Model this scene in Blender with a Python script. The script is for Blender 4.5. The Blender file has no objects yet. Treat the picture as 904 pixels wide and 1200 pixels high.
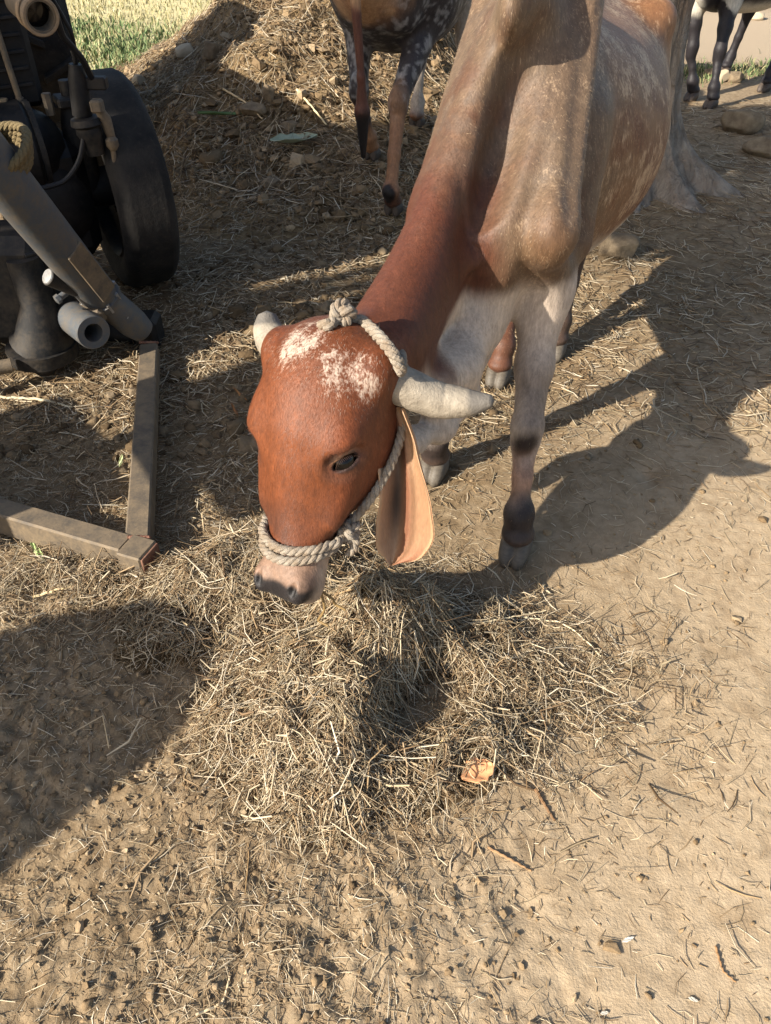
import bpy, math, random
import numpy as np
from mathutils import Vector, Matrix
rng = np.random.default_rng(7)
random.seed(7)
scene = bpy.context.scene
# ------------------------------------------------------------------ camera
CAM_H, PITCH, FPX = 1.5, math.radians(41.0), 924.0      # photo is 904 x 1200
cam_data = bpy.data.cameras.new('camera')
cam = bpy.data.objects.new('camera', cam_data)
scene.collection.objects.link(cam)
cam.location = (0, 0, CAM_H)
cam.rotation_euler = (math.pi / 2 - PITCH, 0, 0)
cam_data.sensor_fit = 'VERTICAL'
cam_data.sensor_height = 36.0
cam_data.lens = 36.0 * FPX / 1200.0
cam_data.clip_start = 0.02
cam_data.clip_end = 600
scene.camera = cam
# ------------------------------------------------------------------ light
SUN_AZ, SUN_EL = math.radians(35.0), math.radians(30.0)   # azimuth of the shadows, from +X towards +Y
to_sun = np.array([-math.cos(SUN_AZ) * math.cos(SUN_EL), -math.sin(SUN_AZ) * math.cos(SUN_EL), math.sin(SUN_EL)])
world = bpy.data.worlds.new('World')
scene.world = world
world.use_nodes = True
nt = world.node_tree
sky = nt.nodes.new('ShaderNodeTexSky')
sky.sky_type = 'NISHITA'
sky.sun_disc = False
sky.sun_elevation = SUN_EL
sky.sun_rotation = math.atan2(to_sun[0], to_sun[1])
sky.dust_density = 2.0
nt.links.new(sky.outputs[0], nt.nodes['Background'].inputs[0])
nt.nodes['Background'].inputs[1].default_value = 0.10
sun_data = bpy.data.lights.new('sun', 'SUN')
sun_data.energy = 5.0
sun_data.angle = math.radians(0.5)
sun_data.color = (1.0, 0.92, 0.80)
sun = bpy.data.objects.new('sun', sun_data)
sun.rotation_euler = Vector(to_sun).to_track_quat('Z', 'Y').to_euler()
sun.location = (-4, -3, 6)
scene.collection.objects.link(sun)
scene.view_settings.view_transform = 'Standard'
scene.view_settings.look = 'None'
scene.view_settings.gamma = 1.0
scene.view_settings.exposure = 1.18
scene.cycles.max_bounces = 5
scene.cycles.diffuse_bounces = 3
scene.cycles.use_denoising = True

# ------------------------------------------------------------------ helpers
_c, _s = math.cos(PITCH), math.sin(PITCH)
def ray(u, v):
    dx, dy = (u - 452) / FPX, -(v - 600) / FPX
    return np.array([dx, _c + dy * _s, -_s + dy * _c])
def P(u, v, z=0.0, y=None):
    """world point that stands at height z (or distance y) on the line of sight of a photo point"""
    r = ray(u, v)
    t = (z - CAM_H) / r[2] if y is None else y / r[1]
    return np.array([0, 0, CAM_H]) + r * t
def on_ground(u, v, lift=0.0):
    """where the line of sight of a photo point meets the ground, a pile or the heap"""
    r = ray(u, v); t = np.arange(.3, 16, .004); q = np.array([0, 0, CAM_H]) + t[:, None] * r
    k = np.argmax(q[:, 2] < HH(q[:, 0], q[:, 1]) + lift); p = q[k]
    return np.array([p[0], p[1], float(HH(p[0], p[1])) + lift])
def V(*a): return np.array(a, dtype=float)
def unit(a): a = np.asarray(a, float); return a / np.linalg.norm(a)
def link(o, parent=None):
    scene.collection.objects.link(o)
    if parent is not None: o.parent = parent
    return o
def tag(o, label=None, cat=None, group=None, kind=None):
    if label: o['label'] = label
    if cat: o['category'] = cat
    if group: o['group'] = group
    if kind: o['kind'] = kind
    return o
def empty(name, loc=(0, 0, 0)):
    o = bpy.data.objects.new(name, None)
    o.location = loc
    o.empty_display_size = 0.05
    return link(o)
def world_off(o):
    t = np.zeros(3)
    while o is not None: t += np.array(o.location); o = o.parent
    return t
def mesh_np(name, verts, faces, mat=None, parent=None, smooth=True, attrs=None, loc=None):
    """verts (N,3), faces (M,3) or (M,4) or list of such arrays"""
    verts = np.asarray(verts, np.float32)
    if parent is not None and loc is None:
        verts = verts - world_off(parent).astype(np.float32)
    elif loc is not None: verts = verts - np.asarray(loc, np.float32)
    fl = faces if isinstance(faces, list) else [faces]
    fl = [np.asarray(f, np.int32) for f in fl if len(f)]
    me = bpy.data.meshes.new(name)
    me.vertices.add(len(verts)); me.vertices.foreach_set('co', verts.ravel())
    idx = np.concatenate([f.ravel() for f in fl])
    sizes = np.concatenate([np.full(len(f), f.shape[1], np.int32) for f in fl])
    starts = np.concatenate([[0], np.cumsum(sizes)[:-1]]).astype(np.int32)
    me.loops.add(len(idx)); me.loops.foreach_set('vertex_index', idx)
    me.polygons.add(len(sizes)); me.polygons.foreach_set('loop_start', starts)
    me.update(calc_edges=True)
    me.polygons.foreach_set('use_smooth', np.full(len(sizes), bool(smooth)))
    for k, a in (attrs or {}).items():
        a = np.asarray(a, np.float32)
        if a.ndim == 1:
            at = me.attributes.new(k, 'FLOAT', 'POINT'); at.data.foreach_set('value', a)
        else:
            if a.shape[1] == 3: a = np.concatenate([a, np.ones((len(a), 1), np.float32)], 1)
            at = me.attributes.new(k, 'FLOAT_COLOR', 'POINT'); at.data.foreach_set('color', a.ravel())
    if mat is not None: me.materials.append(mat)
    o = bpy.data.objects.new(name, me)
    if loc is not None and parent is None: o.location = loc
    return link(o, parent)

class MB:
    """collects simple solids; build() links them as one mesh"""
    def __init__(self): self.v = []; self.f = []
    def add(self, v, f):
        n = sum(len(a) for a in self.v)
        self.v.append(np.asarray(v, float)); self.f += [tuple(i + n for i in q) for q in f]
        return self
    def tube(self, pts, rad, seg=16, caps=True, ell=None):
        pts = [np.asarray(p, float) for p in pts]
        rad = [rad] * len(pts) if np.isscalar(rad) else list(rad)
        vs, fs = [], []
        d0 = unit(pts[1] - pts[0])
        up = np.array([0, 0, 1.]) if abs(d0[2]) < .9 else np.array([1., 0, 0])
        for i, p in enumerate(pts):
            d = unit(pts[min(i + 1, len(pts) - 1)] - pts[max(i - 1, 0)])
            a = unit(np.cross(d, up)); b = np.cross(a, d); up = b
            for k in range(seg):
                t = 2 * math.pi * k / seg
                vs.append(p + rad[i] * (math.cos(t) * a + math.sin(t) * b))
        for i in range(len(pts) - 1):
            for k in range(seg):
                k2 = (k + 1) % seg
                fs.append((i * seg + k, i * seg + k2, (i + 1) * seg + k2, (i + 1) * seg + k))
        if caps:
            fs.append(tuple(range(seg))[::-1]); fs.append(tuple((len(pts) - 1) * seg + k for k in range(seg)))
        return self.add(vs, fs)
    def pipe(self, a, b, r, wall, seg=24):
        """hollow pipe with visible bore"""
        a, b = np.asarray(a, float), np.asarray(b, float); d = unit(b - a)
        ri = r - wall
        prof = [(0, ri), (0, r - .003), (.003, r)]
        L = np.linalg.norm(b - a)
        prof += [(L - .003, r), (L, r - .003), (L, ri)]
        up = np.array([0, 0, 1.]) if abs(d[2]) < .9 else np.array([1., 0, 0])
        x = unit(np.cross(d, up)); y = np.cross(x, d)
        vs = [a + d * t + rr * (math.cos(2 * math.pi * k / seg) * x + math.sin(2 * math.pi * k / seg) * y) for t, rr in prof for k in range(seg)]
        n = len(prof); fs = []
        for i in range(n):
            j = (i + 1) % n
            for k in range(seg):
                k2 = (k + 1) % seg
                fs.append((i * seg + k, i * seg + k2, j * seg + k2, j * seg + k))
        return self.add(vs, fs)
    def lathe(self, o, axis, prof, seg=48, closed=False):
        o = np.asarray(o, float); d = unit(axis)
        up = np.array([0, 0, 1.]) if abs(d[2]) < .9 else np.array([1., 0, 0])
        x = unit(np.cross(d, up)); y = np.cross(x, d)
        vs = [o + d * t + r * (math.cos(2 * math.pi * k / seg) * x + math.sin(2 * math.pi * k / seg) * y) for t, r in prof for k in range(seg)]
        n = len(prof); fs = []
        for i in range(n if closed else n - 1):
            j = (i + 1) % n
            for k in range(seg):
                k2 = (k + 1) % seg
                fs.append((i * seg + k, i * seg + k2, j * seg + k2, j * seg + k))
        if not closed:
            fs.append(tuple(range(seg))[::-1]); fs.append(tuple((n - 1) * seg + k for k in range(seg)))
        return self.add(vs, fs)
    def box(self, c, ax, ay, az, b=0.004):
        """bevelled box; ax, ay, az half-extent vectors"""
        c, ax, ay, az = [np.asarray(q, float) for q in (c, ax, ay, az)]
        H = [np.linalg.norm(q) for q in (ax, ay, az)]; U = [ax / H[0], ay / H[1], az / H[2]]
        b = min(b, .4 * min(H))
        vs, fs = [], []
        ids = {}
        for sx in (-1, 1):
            for sy in (-1, 1):
                for sz in (-1, 1):
                    s = (sx, sy, sz)
                    for k in range(3):
                        e = [s[i] * (H[i] - (0 if i == k else b)) for i in range(3)]
                        ids[(s, k)] = len(vs); vs.append(c + sum(e[i] * U[i] for i in range(3)))
        for k in range(3):
            i, j = (k + 1) % 3, (k + 2) % 3
            for sg in (-1, 1):
                q = []
                for (p, r) in ((-1, -1), (1, -1), (1, 1), (-1, 1)):
                    s = [0, 0, 0]; s[k] = sg; s[i] = p; s[j] = r
                    q.append(ids[(tuple(s), k)])
                fs.append(tuple(q if sg > 0 else q[::-1]))
        for k in range(3):
            i, j = (k + 1) % 3, (k + 2) % 3
            for p in (-1, 1):
                for r in (-1, 1):
                    s1 = [0, 0, 0]; s2 = [0, 0, 0]
                    s1[k], s2[k] = -1, 1
                    for s in (s1, s2): s[i] = p; s[j] = r
                    s1, s2 = tuple(s1), tuple(s2)
                    q = (ids[(s1, i)], ids[(s2, i)], ids[(s2, j)], ids[(s1, j)])
                    fs.append(q if p * r > 0 else q[::-1])
        for s in [(x, y, z) for x in (-1, 1) for y in (-1, 1) for z in (-1, 1)]:
            q = tuple(ids[(s, k)] for k in range(3))
            fs.append(q if s[0] * s[1] * s[2] > 0 else q[::-1])
        return self.add(vs, fs)
    def build(self, name, mat, parent=None, smooth=True, loc=None, label=None):
        v = np.concatenate(self.v)
        off = world_off(parent) if parent is not None else (np.asarray(loc, float) if loc is not None else np.zeros(3))
        me = bpy.data.meshes.new(name)
        me.from_pydata([tuple(p) for p in v - off], [], self.f)
        me.update()
        if smooth:
            me.polygons.foreach_set('use_smooth', [True] * len(me.polygons))
            me.set_sharp_from_angle(angle=math.radians(35))
        me.materials.append(mat)
        o = bpy.data.objects.new(name, me)
        if parent is None and loc is not None: o.location = off
        link(o, parent)
        if label: o['label'] = label
        return o

# ---- value noise in numpy
_perm = np.random.default_rng(3).random((256, 256)).astype(np.float32)
def vn2(x, y, seed=0):
    x = np.asarray(x) + seed * 17.31; y = np.asarray(y) + seed * 9.77
    xi = np.floor(x).astype(np.int64); yi = np.floor(y).astype(np.int64)
    fx = x - xi; fy = y - yi
    fx = fx * fx * (3 - 2 * fx); fy = fy * fy * (3 - 2 * fy)
    a = _perm[xi & 255, yi & 255]; b = _perm[(xi + 1) & 255, yi & 255]
    c = _perm[xi & 255, (yi + 1) & 255]; d = _perm[(xi + 1) & 255, (yi + 1) & 255]
    return (a + (b - a) * fx) * (1 - fy) + (c + (d - c) * fx) * fy
def fbm2(x, y, f, oct=4, seed=0, gain=.5):
    v = 0; a = 1; t = 0
    for i in range(oct):
        v = v + a * (vn2(x * f, y * f, seed + i * 3) - .5); t += a; a *= gain; f *= 2.03
    return v / t * 2
_perm3 = np.random.default_rng(5).random((64, 64, 64)).astype(np.float32)
def vn3(p, f, seed=0):
    q = np.asarray(p) * f + np.array([seed * 7.1, seed * 3.3, seed * 5.7])
    i = np.floor(q).astype(np.int64); w = q - i; w = w * w * (3 - 2 * w)
    r = 0
    for dx in (0, 1):
        for dy in (0, 1):
            for dz in (0, 1):
                k = (w[:, 0] if dx else 1 - w[:, 0]) * (w[:, 1] if dy else 1 - w[:, 1]) * (w[:, 2] if dz else 1 - w[:, 2])
                r = r + k * _perm3[(i[:, 0] + dx) & 63, (i[:, 1] + dy) & 63, (i[:, 2] + dz) & 63]
    return r
def fbm3(p, f, oct=3, seed=0):
    v = 0; a = 1; t = 0
    for k in range(oct):
        v = v + a * (vn3(p, f, seed + k) - .5); t += a; a *= .5; f *= 2.05
    return v / t * 2
def sstep(a, b, x):
    t = np.clip((x - a) / (b - a), 0, 1); return t * t * (3 - 2 * t)
def srgb(r, g, b):
    f = lambda c: (c / 255 / 12.92) if c / 255 <= .04045 else ((c / 255 + .055) / 1.055) ** 2.4
    return np.array([f(r), f(g), f(b)])

# ---- materials
class NT:
    def __init__(self, name):
        self.m = bpy.data.materials.new(name); self.m.use_nodes = True
        self.t = self.m.node_tree; self.b = self.t.nodes['Principled BSDF']
        self.b.inputs['Roughness'].default_value = .8
        self.b.inputs['Specular IOR Level'].default_value = .3
    def n(self, typ, **kw):
        nd = self.t.nodes.new(typ)
        for k, v in kw.items(): setattr(nd, k, v)
        return nd
    def l(self, a, b): self.t.links.new(a, b); return b
    def noise(self, scale, detail=4, rough=.55, map_scale=None, coord='Object', dist=0):
        tc = self.n('ShaderNodeTexCoord'); out = tc.outputs[coord]
        if map_scale is not None:
            mp = self.n('ShaderNodeMapping'); mp.inputs['Scale'].default_value = map_scale
            self.l(out, mp.inputs[0]); out = mp.outputs[0]
        nz = self.n('ShaderNodeTexNoise'); nz.inputs['Scale'].default_value = scale
        nz.inputs['Detail'].default_value = detail; nz.inputs['Roughness'].default_value = rough
        nz.inputs['Distortion'].default_value = dist
        self.l(out, nz.inputs['Vector']); return nz.outputs['Fac']
    def ramp(self, fac, stops):
        r = self.n('ShaderNodeValToRGB'); e = r.color_ramp.elements
        while len(e) < len(stops): e.new(.5)
        for i, (p, c) in enumerate(stops):
            cc = list(c) if hasattr(c, '__len__') else [c] * 3
            e[i].position = p; e[i].color = (*[float(k) for k in cc[:3]], 1)
        self.l(fac, r.inputs[0]); return r.outputs[0]
    def mix(self, fac, a, b, mode='MIX'):
        m = self.n('ShaderNodeMix', data_type='RGBA', blend_type=mode)
        for sock, v in ((m.inputs[0], fac), (m.inputs[6], a), (m.inputs[7], b)):
            if hasattr(v, 'is_output'): self.l(v, sock)
            elif hasattr(v, '__len__'): sock.default_value = (*list(v)[:3], 1)
            else: sock.default_value = v
        return m.outputs[2]
    def math(self, op, a, b=0.0, clamp=False):
        m = self.n('ShaderNodeMath', operation=op); m.use_clamp = clamp
        for sock, v in ((m.inputs[0], a), (m.inputs[1], b)):
            if hasattr(v, 'is_output'): self.l(v, sock)
            else: sock.default_value = v
        return m.outputs[0]
    def attr(self, name, out='Color'):
        a = self.n('ShaderNodeAttribute', attribute_name=name); return a.outputs[out]
    def bump(self, h, strength=.3, dist=.01, prev=None):
        b = self.n('ShaderNodeBump'); b.inputs['Strength'].default_value = strength; b.inputs['Distance'].default_value = dist
        self.l(h, b.inputs['Height'])
        if prev is not None: self.l(prev, b.inputs['Normal'])
        return b.outputs[0]
    def out(self, color=None, rough=None, normal=None, metal=None, spec=None):
        for k, v in (('Base Color', color), ('Roughness', rough), ('Normal', normal), ('Metallic', metal), ('Specular IOR Level', spec)):
            if v is None: continue
            s = self.b.inputs[k]
            if hasattr(v, 'is_output'): self.l(v, s)
            elif hasattr(v, '__len__'): s.default_value = (*list(v)[:3], 1)
            else: s.default_value = v
        return self.m
def dusty(name, col, dust, amount=.5, rough=.6, metal=0.0, scale=18, bump=.25):
    """painted or cast metal with dust, grime and worn spots"""
    t = NT(name)
    a = t.noise(scale, 6, .62); b = t.noise(scale * 6, 4, .6)
    f = t.math('ADD', t.math('MULTIPLY', a, .75), t.math('MULTIPLY', b, .35))
    fac = t.ramp(f, [(.55 - .22 * amount, 0.0), (.78 - .1 * amount, 1.0)])
    c = t.mix(fac, col, dust)
    return t.out(c, t.math('ADD', t.math('MULTIPLY', b, .3), rough - .1), t.bump(b, bump, .004), metal)
# ------------------------------------------------------------------ terrain heights
def gauss(x, y, cx, cy, rx, ry, rot=0):
    c, s = math.cos(rot), math.sin(rot)
    dx, dy = x - cx, y - cy
    a = (c * dx + s * dy) / rx; b = (-s * dx + c * dy) / ry
    return np.exp(-(a * a + b * b))
def G(x, y):
    """bare ground"""
    x = np.asarray(x, float); y = np.asarray(y, float)
    r = np.hypot(x, y)
    far = sstep(9, 30, r)
    h = .022 * fbm2(x, y, 1.1, 3, 1)
    near = 1 - sstep(3.5, 7, r)
    # trampled crumbs: rougher at the lower left, smooth packed earth at the right
    rough = .25 + .75 * sstep(.45, -.25, x + .25 * (y - 1)) * sstep(2.4, .9, y) + .35 * sstep(-.6, -.9, x)
    rough = rough * (1 - .55 * gauss(x, y, .75, 1.55, .5, .6))
    n = fbm2(x, y, 14, 5, 11, .58)
    pit = sstep(.12, .5, fbm2(x, y, 22, 3, 31, .55))
    h = h + near * rough * ((.003 + .009 * np.clip(rough - .3, 0, 1)) * n - .006 * pit)
    h = h + near * (.0012 + .003 * np.clip(rough - .4, 0, 1)) * fbm2(x, y, 60, 2, 41)
    lump = fbm2(x, y, 48, 3, 36, .75) + .7 * np.abs(fbm2(x, y, 26, 2, 38, .6))
    h = h + near * np.clip(rough - .3, 0, 1) * .011 * lump
    # hoof dents
    for hx, hy, d in ((.55, 1.2, .010), (.25, .62, .012), (-.15, .75, .014), (-.36, .66, .014), (.62, .85, .006), (.8, 1.9, .012), (1.05, 2.15, .015)):
        h = h - d * gauss(x, y, hx, hy, .05, .04, hx * 5)
    h = h + .10 * gauss(x, y, 2.7, 5.5, .8, .5) + .06 * gauss(x, y, 1.45, 4.2, .8, .7)
    h = h + far * .25 * fbm2(x, y, .05, 3, 6)
    return h
def pile_h(x, y):
    """feeding pile on top of the ground"""
    x = np.asarray(x, float); y = np.asarray(y, float)
    wx = x + .05 * fbm2(x, y, 6, 2, 51); wy = y + .05 * fbm2(x, y, 6, 2, 52)
    h = .150 * gauss(wx, wy, -.13, 1.03, .21, .20, .3)
    h = np.maximum(h, .17 * gauss(wx, wy, -.03, 1.19, .16, .17, .2))
    h = h + .085 * gauss(wx, wy, .10, 1.27, .17, .12)
    h = h + .085 * gauss(wx, wy, -.35, 1.42, .30, .14, .6)
    h = h + .022 * gauss(wx, wy, .36, 1.10, .17, .15) + .04 * gauss(wx, wy, .18, .93, .12, .07, .3)
    h = h - .10 * gauss(wx, wy, .095, 1.06, .065, .13, -.35)       # hollow the animal has eaten into
    h = h + .04 * gauss(wx, wy, -.7, 1.45, .4, .12)
    h = h * (1 + .34 * fbm2(x, y, 15, 3, 53)) + .012 * sstep(.03, .08, h) * fbm2(x, y, 38, 2, 57)
    return np.maximum(h - .016, 0)
def heap_h(x, y):
    x = np.asarray(x, float); y = np.asarray(y, float)
    wx = x + .22 * fbm2(x, y, 1.6, 3, 61); wy = y + .2 * fbm2(x, y, 1.6, 3, 62)
    h = .92 * gauss(wx, wy, -.42, 6.75, 1.05, 1.25) + .25 * gauss(wx, wy, -.9, 5.3, .55, .6) + .17 * gauss(wx, wy, -.35, 4.7, .9, .75)
    h = h * (1 + .16 * fbm2(x, y, 5, 3, 63)) + .02 * sstep(.1, .3, h) * fbm2(x, y, 18, 3, 64)
    return np.maximum(h - .03, 0)
def HH(x, y): return G(x, y) + pile_h(x, y) + heap_h(x, y)

# ------------------------------------------------------------------ ground sheet
def axis(fine0, fine1, d, lo, hi, g=1.13):
    a = list(np.arange(fine0, fine1, d)); s = d
    while a[-1] < hi: s *= g; a.append(a[-1] + s)
    s = d
    while a[0] > lo: s *= g; a.insert(0, a[0] - s)
    return np.array(a)
def grid_faces(nx, ny):
    i = np.arange(nx * ny).reshape(nx, ny)
    return np.stack([i[:-1, :-1], i[1:, :-1], i[1:, 1:], i[:-1, 1:]], -1).reshape(-1, 4)
gx = axis(-1.2, 1.25, .0078, -180, 180, 1.12); gy = axis(.36, 2.2, .0072, -60, 260, 1.055)
X, Y = np.meshgrid(gx, gy, indexing='ij')
Z = G(X, Y)
soil_pale = sstep(-.35, .75, X + .3 * (1.2 - Y)) * sstep(3.2, 2.0, Y)
lane = sstep(7.3, 7.8, Y + .25 * fbm2(X, Y, 1.2, 2, 71)) * sstep(10.5, 9.6, Y) * sstep(1.2, 2.0, X)
field = sstep(6.6, 7.6, Y + .5 * fbm2(X, Y, .8, 3, 72)) * sstep(.8, -.2, X)
dung_shade = np.clip(gauss(X, Y, -.4, 1.9, 1.1, .8) + .55 * gauss(X, Y, -.55, .55, .6, .4) + .5 * gauss(X, Y, .2, 1.1, .6, .35) + .9 * gauss(X, Y, -.4, 2.9, 1.0, 1.0) + .9 * gauss(X, Y, -.3, 4.2, 1.6, 1.2) + .5 * gauss(X, Y, 1.2, 3.3, .9, 1.0), 0, 1)  # dung tone, also carrying the shade between tractor and cow
m = NT('packed_soil')
n1 = m.noise(3.5, 6, .6); n2 = m.noise(38, 7, .65); n3 = m.noise(170, 4, .6); n4 = m.noise(11, 5, .6, dist=.6)
c = m.mix(m.ramp(n2, [(.3, 0.), (.72, 1.)]), srgb(112, 95, 73), srgb(162, 143, 116))
c = m.mix(m.attr('pale', 'Fac'), c, m.mix(m.ramp(n2, [(.25, 0.), (.75, 1.)]), srgb(150, 131, 105), srgb(176, 157, 130)))
c = m.mix(m.math('MULTIPLY', m.attr('dung', 'Fac'), m.ramp(n4, [(.3, .35), (.65, .95)])), c, m.mix(n2, srgb(76, 61, 42), srgb(126, 106, 77)))  # dung colour with some of the shade mixed in
c = m.mix(m.math('MULTIPLY', m.ramp(n4, [(.52, 0.), (.72, 1.)]), .45), c, srgb(112, 92, 68))
c = m.mix(m.attr('lane', 'Fac'), c, srgb(160, 143, 120))
c = m.mix(m.attr('field', 'Fac'), c, m.mix(n1, srgb(164, 156, 110), srgb(198, 186, 146)))
c = m.mix(m.ramp(n3, [(.62, 0.), (.8, .5)]), c, srgb(196, 176, 146))
n5 = m.noise(420, 3, .7); b = m.bump(n2, .22, .010); b = m.bump(n3, .55, .004, b); b = m.bump(n5, .5, .0015, b)
m.out(c, .92, b, spec=.15)
MAT_SOIL = m.m
ground = mesh_np('ground', np.stack([X, Y, Z], -1).reshape(-1, 3), grid_faces(len(gx), len(gy)), MAT_SOIL,
                 attrs={'pale': soil_pale.ravel(), 'lane': lane.ravel(), 'field': field.ravel(), 'dung': dung_shade.ravel()})
tag(ground, kind='structure')

# ------------------------------------------------------------------ straw maker
def straw_mesh(name, mat, cx, cy, L, W, col, lift=0.0, tilt=0.0, ang=None, parent=None, base=None, bend=.16, limit=None, loc=None, sides=3, hfun=None, R=3):
    """every stalk is a bent prism of four rings lying on the surface below it"""
    N = len(cx); hf = hfun or HH
    a = rng.uniform(0, 2 * np.pi, N) if ang is None else ang
    da = rng.normal(0, bend, N)
    ts = np.linspace(-.5, .5, R)
    lift = np.broadcast_to(lift, N) * rng.random(N) ** 1.6
    tl = rng.normal(0, 1, N) * tilt
    pts = np.zeros((N, R, 3))
    for k, t in enumerate(ts):
        aa = a + da * (t * 3)
        pts[:, k, 0] = cx + np.cos(a) * L * t - np.sin(a) * L * da * (t * t * 2.0)
        pts[:, k, 1] = cy + np.sin(a) * L * t + np.cos(a) * L * da * (t * t * 2.0)
    hz = hf(pts[..., 0], pts[..., 1])
    mid = hz.mean(1, keepdims=True)
    stiff = .55
    z = hz * (1 - stiff) + stiff * (mid + (hz[:, -1:] - hz[:, :1]) * ts[None, :])
    z = np.maximum(z, hz - .004)
    z = z + lift[:, None] + (tl * L)[:, None] * ts[None, :] + W[:, None] * .45
    z = np.maximum(z, hz - .01)
    pts[..., 2] = z
    d = pts[:, -1] - pts[:, 0]; d /= np.linalg.norm(d, axis=1, keepdims=True)
    side = np.stack([-np.sin(a), np.cos(a), rng.normal(0, .5, N)], -1); side /= np.linalg.norm(side, axis=1, keepdims=True)
    up = np.cross(d, side)
    prof = np.interp(np.linspace(0, 1, R), [0, .35, .7, 1], [.8, 1.0, .9, .5])
    V_ = np.zeros((N, R, sides, 3), np.float32)
    for s in range(sides):
        th = 2 * np.pi * s / sides
        off = np.cos(th) * side * 0.5 + np.sin(th) * up * .32
        V_[:, :, s] = pts + off[:, None, :] * (W[:, None] * prof[None, :])[..., None]
    idx = (np.arange(N) * R * sides)[:, None, None]
    q = []
    for k in range(R - 1):
        for s in range(sides):
            s2 = (s + 1) % sides
            q.append([k * sides + s, k * sides + s2, (k + 1) * sides + s2, (k + 1) * sides + s])
    F_ = (idx + np.array(q)[None]).reshape(-1, 4)
    C_ = np.repeat(col[:, None, :], R * sides, 1).reshape(-1, 3)
    return mesh_np(name, V_.reshape(-1, 3), F_, mat, parent, smooth=True, attrs={'tint': C_}, loc=loc)
m = NT('dry_straw')
n1 = m.noise(220, 3, .6)
c = m.mix(m.math('MULTIPLY', n1, .35), m.attr('tint'), srgb(110, 86, 52), 'MIX')
m.b.inputs['Subsurface Weight'].default_value = 0.0
MAT_STRAW = m.out(c, .62, spec=.35)
STRAW = np.array([srgb(198, 182, 154), srgb(174, 155, 124), srgb(214, 202, 178), srgb(148, 126, 97), srgb(116, 94, 69), srgb(84, 67, 49), srgb(188, 173, 145), srgb(140, 128, 103), srgb(156, 132, 99)])
def tints(n, w):
    w = np.array(w, float); w /= w.sum()
    c = STRAW[rng.choice(len(STRAW), n, p=w)]
    return c * rng.uniform(.72, 1.12, (n, 1))
W_LIGHT = [3.2, 4, 2.2, 4, 3.2, 2.4, 3.2, 2.4, 3]
W_DULL = [1, 2, .6, 3, 4, 5, 1, 3, 2]
# scatter by rejection on a density map
def scatter(n, x0, x1, y0, y1, dens):
    xs, ys = [], []
    tot = 0
    while tot < n:
        x = rng.uniform(x0, x1, n); y = rng.uniform(y0, y1, n)
        k = rng.random(n) < dens(x, y)
        xs.append(x[k]); ys.append(y[k]); tot += k.sum()
    return np.concatenate(xs)[:n], np.concatenate(ys)[:n]
# ------------------------------------------------------------------ implicit surfaces for the animals
def spline_tab(ts, vs, n=300):
    ts = np.asarray(ts, float); vs = np.asarray(vs, float)
    d = np.diff(vs) / np.diff(ts)
    mm = np.zeros(len(ts)); mm[1:-1] = np.where(d[1:] * d[:-1] > 0, 2 * d[1:] * d[:-1] / (d[1:] + d[:-1] + 1e-12), 0)
    mm[0], mm[-1] = d[0], d[-1]
    T = np.linspace(ts[0], ts[-1], n); k = np.clip(np.searchsorted(ts, T) - 1, 0, len(ts) - 2)
    h = ts[k + 1] - ts[k]; s = (T - ts[k]) / h
    v = (2 * s**3 - 3 * s**2 + 1) * vs[k] + (s**3 - 2 * s**2 + s) * h * mm[k] + (-2 * s**3 + 3 * s**2) * vs[k + 1] + (s**3 - s**2) * h * mm[k + 1]
    return T, v
class Loft:
    """straight-axis loft: rows (t, centre_up, centre_side, half_width, half_up, half_down)"""
    def __init__(self, O, A, U, rows, k=.03, sub=False):
        self.O = np.asarray(O, float); self.A = unit(A); U = np.asarray(U, float)
        self.U = unit(U - np.dot(U, self.A) * self.A); self.S = np.cross(self.U, self.A)
        r = np.array(rows, float); self.k = k; self.sub = sub
        self.T = None; self.tab = []
        for c in range(1, 6):
            self.T, v = spline_tab(r[:, 0], r[:, c]); self.tab.append(np.maximum(v, .004) if c >= 3 else v)
        pts = []
        for t, cu, cs, w, hu, hd in rows:
            for a in (-1, 1):
                pts += [self.O + self.A * t + self.U * (cu + hu) + self.S * (cs + a * w), self.O + self.A * t + self.U * (cu - hd) + self.S * (cs + a * w)]
        pts = np.array(pts); self.lo, self.hi = pts.min(0), pts.max(0)
    def d(self, x, y, z):
        qx, qy, qz = x - self.O[0], y - self.O[1], z - self.O[2]
        t = qx * self.A[0] + qy * self.A[1] + qz * self.A[2]
        u = qx * self.U[0] + qy * self.U[1] + qz * self.U[2]
        s = qx * self.S[0] + qy * self.S[1] + qz * self.S[2]
        tt = np.clip(t, self.T[0], self.T[-1])
        u = u - np.interp(tt, self.T, self.tab[0]); s = s - np.interp(tt, self.T, self.tab[1])
        w = np.interp(tt, self.T, self.tab[2]); h = np.where(u > 0, np.interp(tt, self.T, self.tab[3]), np.interp(tt, self.T, self.tab[4]))
        r = np.sqrt((s / w) ** 2 + (u / h) ** 2)
        g = np.sqrt((s / (w * w)) ** 2 + (u / (h * h)) ** 2) + 1e-9
        dd = np.maximum((r - 1) * r / g, -np.minimum(w, h))
        ex = np.abs(t - tt)
        return np.where(ex > 0, np.sqrt(np.maximum(dd, 0) ** 2 + ex ** 2), dd)
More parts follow.
